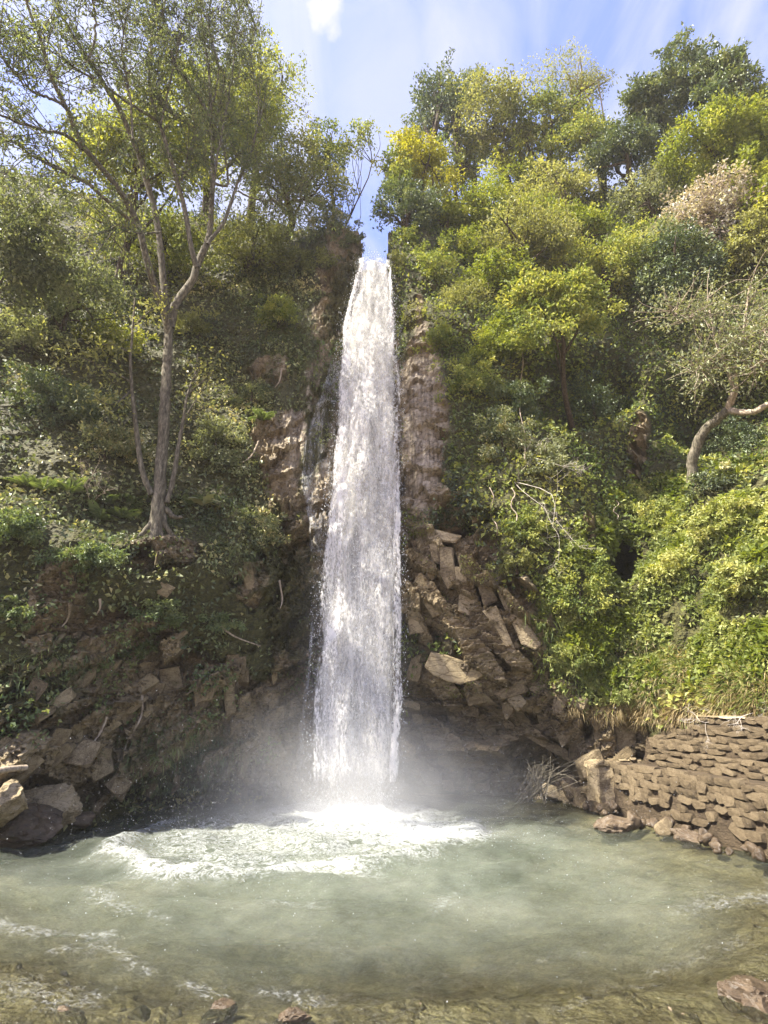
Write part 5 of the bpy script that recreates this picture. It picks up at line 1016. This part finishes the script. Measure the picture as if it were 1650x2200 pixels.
# roots hanging on the left rock
for k, pts in enumerate([[(306, 1495), (305, 1530), (296, 1555), (275, 1590), (262, 1630), (250, 1660)], [(230, 1540), (215, 1575), (195, 1600)], [(214, 1290), (214, 1310), (205, 1325)], [(150, 1300), (146, 1330), (132, 1350)], [(600, 1250), (606, 1290), (602, 1310)], [(470, 1345), (505, 1370), (560, 1390)], [(555, 955), (540, 985), (520, 1000)], [(605, 800), (600, 825), (590, 840)]]):
    Q = np.array([hit(a, b)[0] - nrm(np.array([*hit(a, b)[0][:2], 0])) * .22 for a, b in pts]); g = Geo(); g.add(*tube_vf(spline(Q, 20), np.linspace(.035, .012, 20), 6, .1, rg)); o = link('hanging_root', g.mesh('hanging_root', Q[0]), M['pbark'], None, Q[0])
    tag(o, ['long pale root snaking down the left rock above the shaded bank', 'thin root left of the long snaking one', 'short thick root stub under the mossy shrub', 'thin crooked root beside the slanting slab', 'thin root hanging beside the left edge of the fall', 'root running sideways under the creeper clump', 'curved root on the pinkish rock beside the fall', 'forked root on the bare earth left of the fall'][k], 'root', 'roots hanging on the left rock')
# vines hanging on the right cliff
for k, (a, b, c, d) in enumerate([(1118, 740, 1126, 1000), (1053, 1060, 1066, 1160), (1100, 1060, 1108, 1130), (1250, 640, 1240, 720), (1325, 1085, 1325, 1125)]):
    Q = np.array([hit(a + (c - a) * t + 6 * math.sin(t * 9), b + (d - b) * t)[0] - nrm(np.array([*hit(a + (c - a) * t, b + (d - b) * t)[0][:2], 0])) * .45 for t in np.linspace(0, 1, 6)]); g = Geo(); g.add(*tube_vf(spline(Q, 24), np.full(24, .016), 5)); o = link('vine', g.mesh('vine', Q[0]), M['pbark'], None, Q[0])
    tag(o, ['long leafy vine down the middle of the right cliff', 'thin pale vine over the black gap in the rock', 'thin vine left of the bleached branch', 'vine under the flat-branched green tree', 'short vine above the small cave'][k], 'vine', 'vines hanging on the right cliff')
# ferns and one large-leaved plant at the foot of the big tree
def frond_mesh(seed, ln=.8, npair=15):
    r_ = np.random.default_rng(seed); P, D, Nn, L = [], [], [], []
    for k in range(npair):
        t = (k + 1) / (npair + 1); b = np.array([t * ln, 0, .35 * ln * (t - 1.25 * t * t)])
        for s in (-1, 1): P.append(b); D.append([.45, s, -.12]); Nn.append([0, 0, 1.]); L.append(ln * .28 * math.sin(PI * min(t * .85 + .15, 1)) + .015)
    L = np.array(L); return leaf_mesh('fern_frond', np.array(P), np.array(D, float), np.array(Nn), L, L * .34, np.clip(.5 + r_.normal(size=len(L)) * .15, 0, 1), fold=.05)
FM = [frond_mesh(k) for k in range(3)]
for f in FM: f.materials.append(M['l_fern'])
FL = [(235, 1075, 'fern in the shade left of the foot of the big tree, highest of the bank'), (285, 1090, 'fern touching the left side of the big trunk'), (265, 1120, 'fern in front of the others left of the big trunk'), (95, 1060, 'pale fern at the left end of the fern bank'), (60, 1045, 'fern at the left border'), (210, 1115, 'fern at the lower left of the bank'), (400, 1080, 'fern right of the foot of the big tree'), (150, 1065, 'fern beside the leafless shrub'), (560, 900, 'fern near the wet rock left of the fall')]
for k, (a, b, lab) in enumerate(FL):
    p, n_ = hit(a, b); e = empty('fern', p - n_ * -.1, lab, 'fern', 'ferns on the left ledge'); nf_ = 11
    for j in range(nf_):
        o = link('frond', FM[j % 3], None, e); o.rotation_euler = (RNG.normal() * .15, -RNG.uniform(.1, .8), j * 2 * PI / nf_ + RNG.normal() * .2); s = RNG.uniform(.45, .8); o.scale = (s, s, s)
def big_leaf():
    n = 9; t = np.linspace(0, 1, n); w = .12 * np.sin(PI * t ** .8) * (1 + .25 * np.sin(t * 22)); z = .3 * (t - 1.4 * t * t)
    V = np.concatenate([np.stack([t * .6, -w, z - .02], 1), np.stack([t * .6, 0 * w, z], 1), np.stack([t * .6, w, z - .02], 1)]); i = np.arange(n - 1); F = np.concatenate([np.stack([i, i + 1, i + 1 + n, i + n], 1), np.stack([i + n, i + 1 + n, i + 1 + 2 * n, i + 2 * n], 1)])
    return mesh_np('large_leaf', V, F, True, None, {'tone': np.full(len(F), .75)})
BLM = big_leaf(); BLM.materials.append(M['l_pale'])
p, n_ = hit(440, 1085); e = empty('large_leaved_plant', p + n_ * .15, 'plant with large pale lobed leaves right of the foot of the big tree', 'plant')
for j in range(8): o = link('leaf', BLM, None, e); o.rotation_euler = (RNG.normal() * .2, -RNG.uniform(.05, .6), j * PI / 4 + RNG.normal() * .2)


# ------------------------------------------------------------------ thin haze added to lift the shadows
bm = bmesh.new(); bmesh.ops.create_cube(bm, size=1.0); me = bpy.data.meshes.new('haze'); bm.to_mesh(me); bm.free()
m, nt, out = new_mat('haze'); v = N(nt, 'ShaderNodeVolumePrincipled', _in={'Color': (.97, .98, 1, 1), 'Density': .0006, 'Anisotropy': .2}); LK(nt, v.outputs[0], out.inputs['Volume'])
hz = link('haze', me, m, None, (0, 20, 23.0)); hz.scale = (150, 110, 54); hz['kind'] = 'stuff'
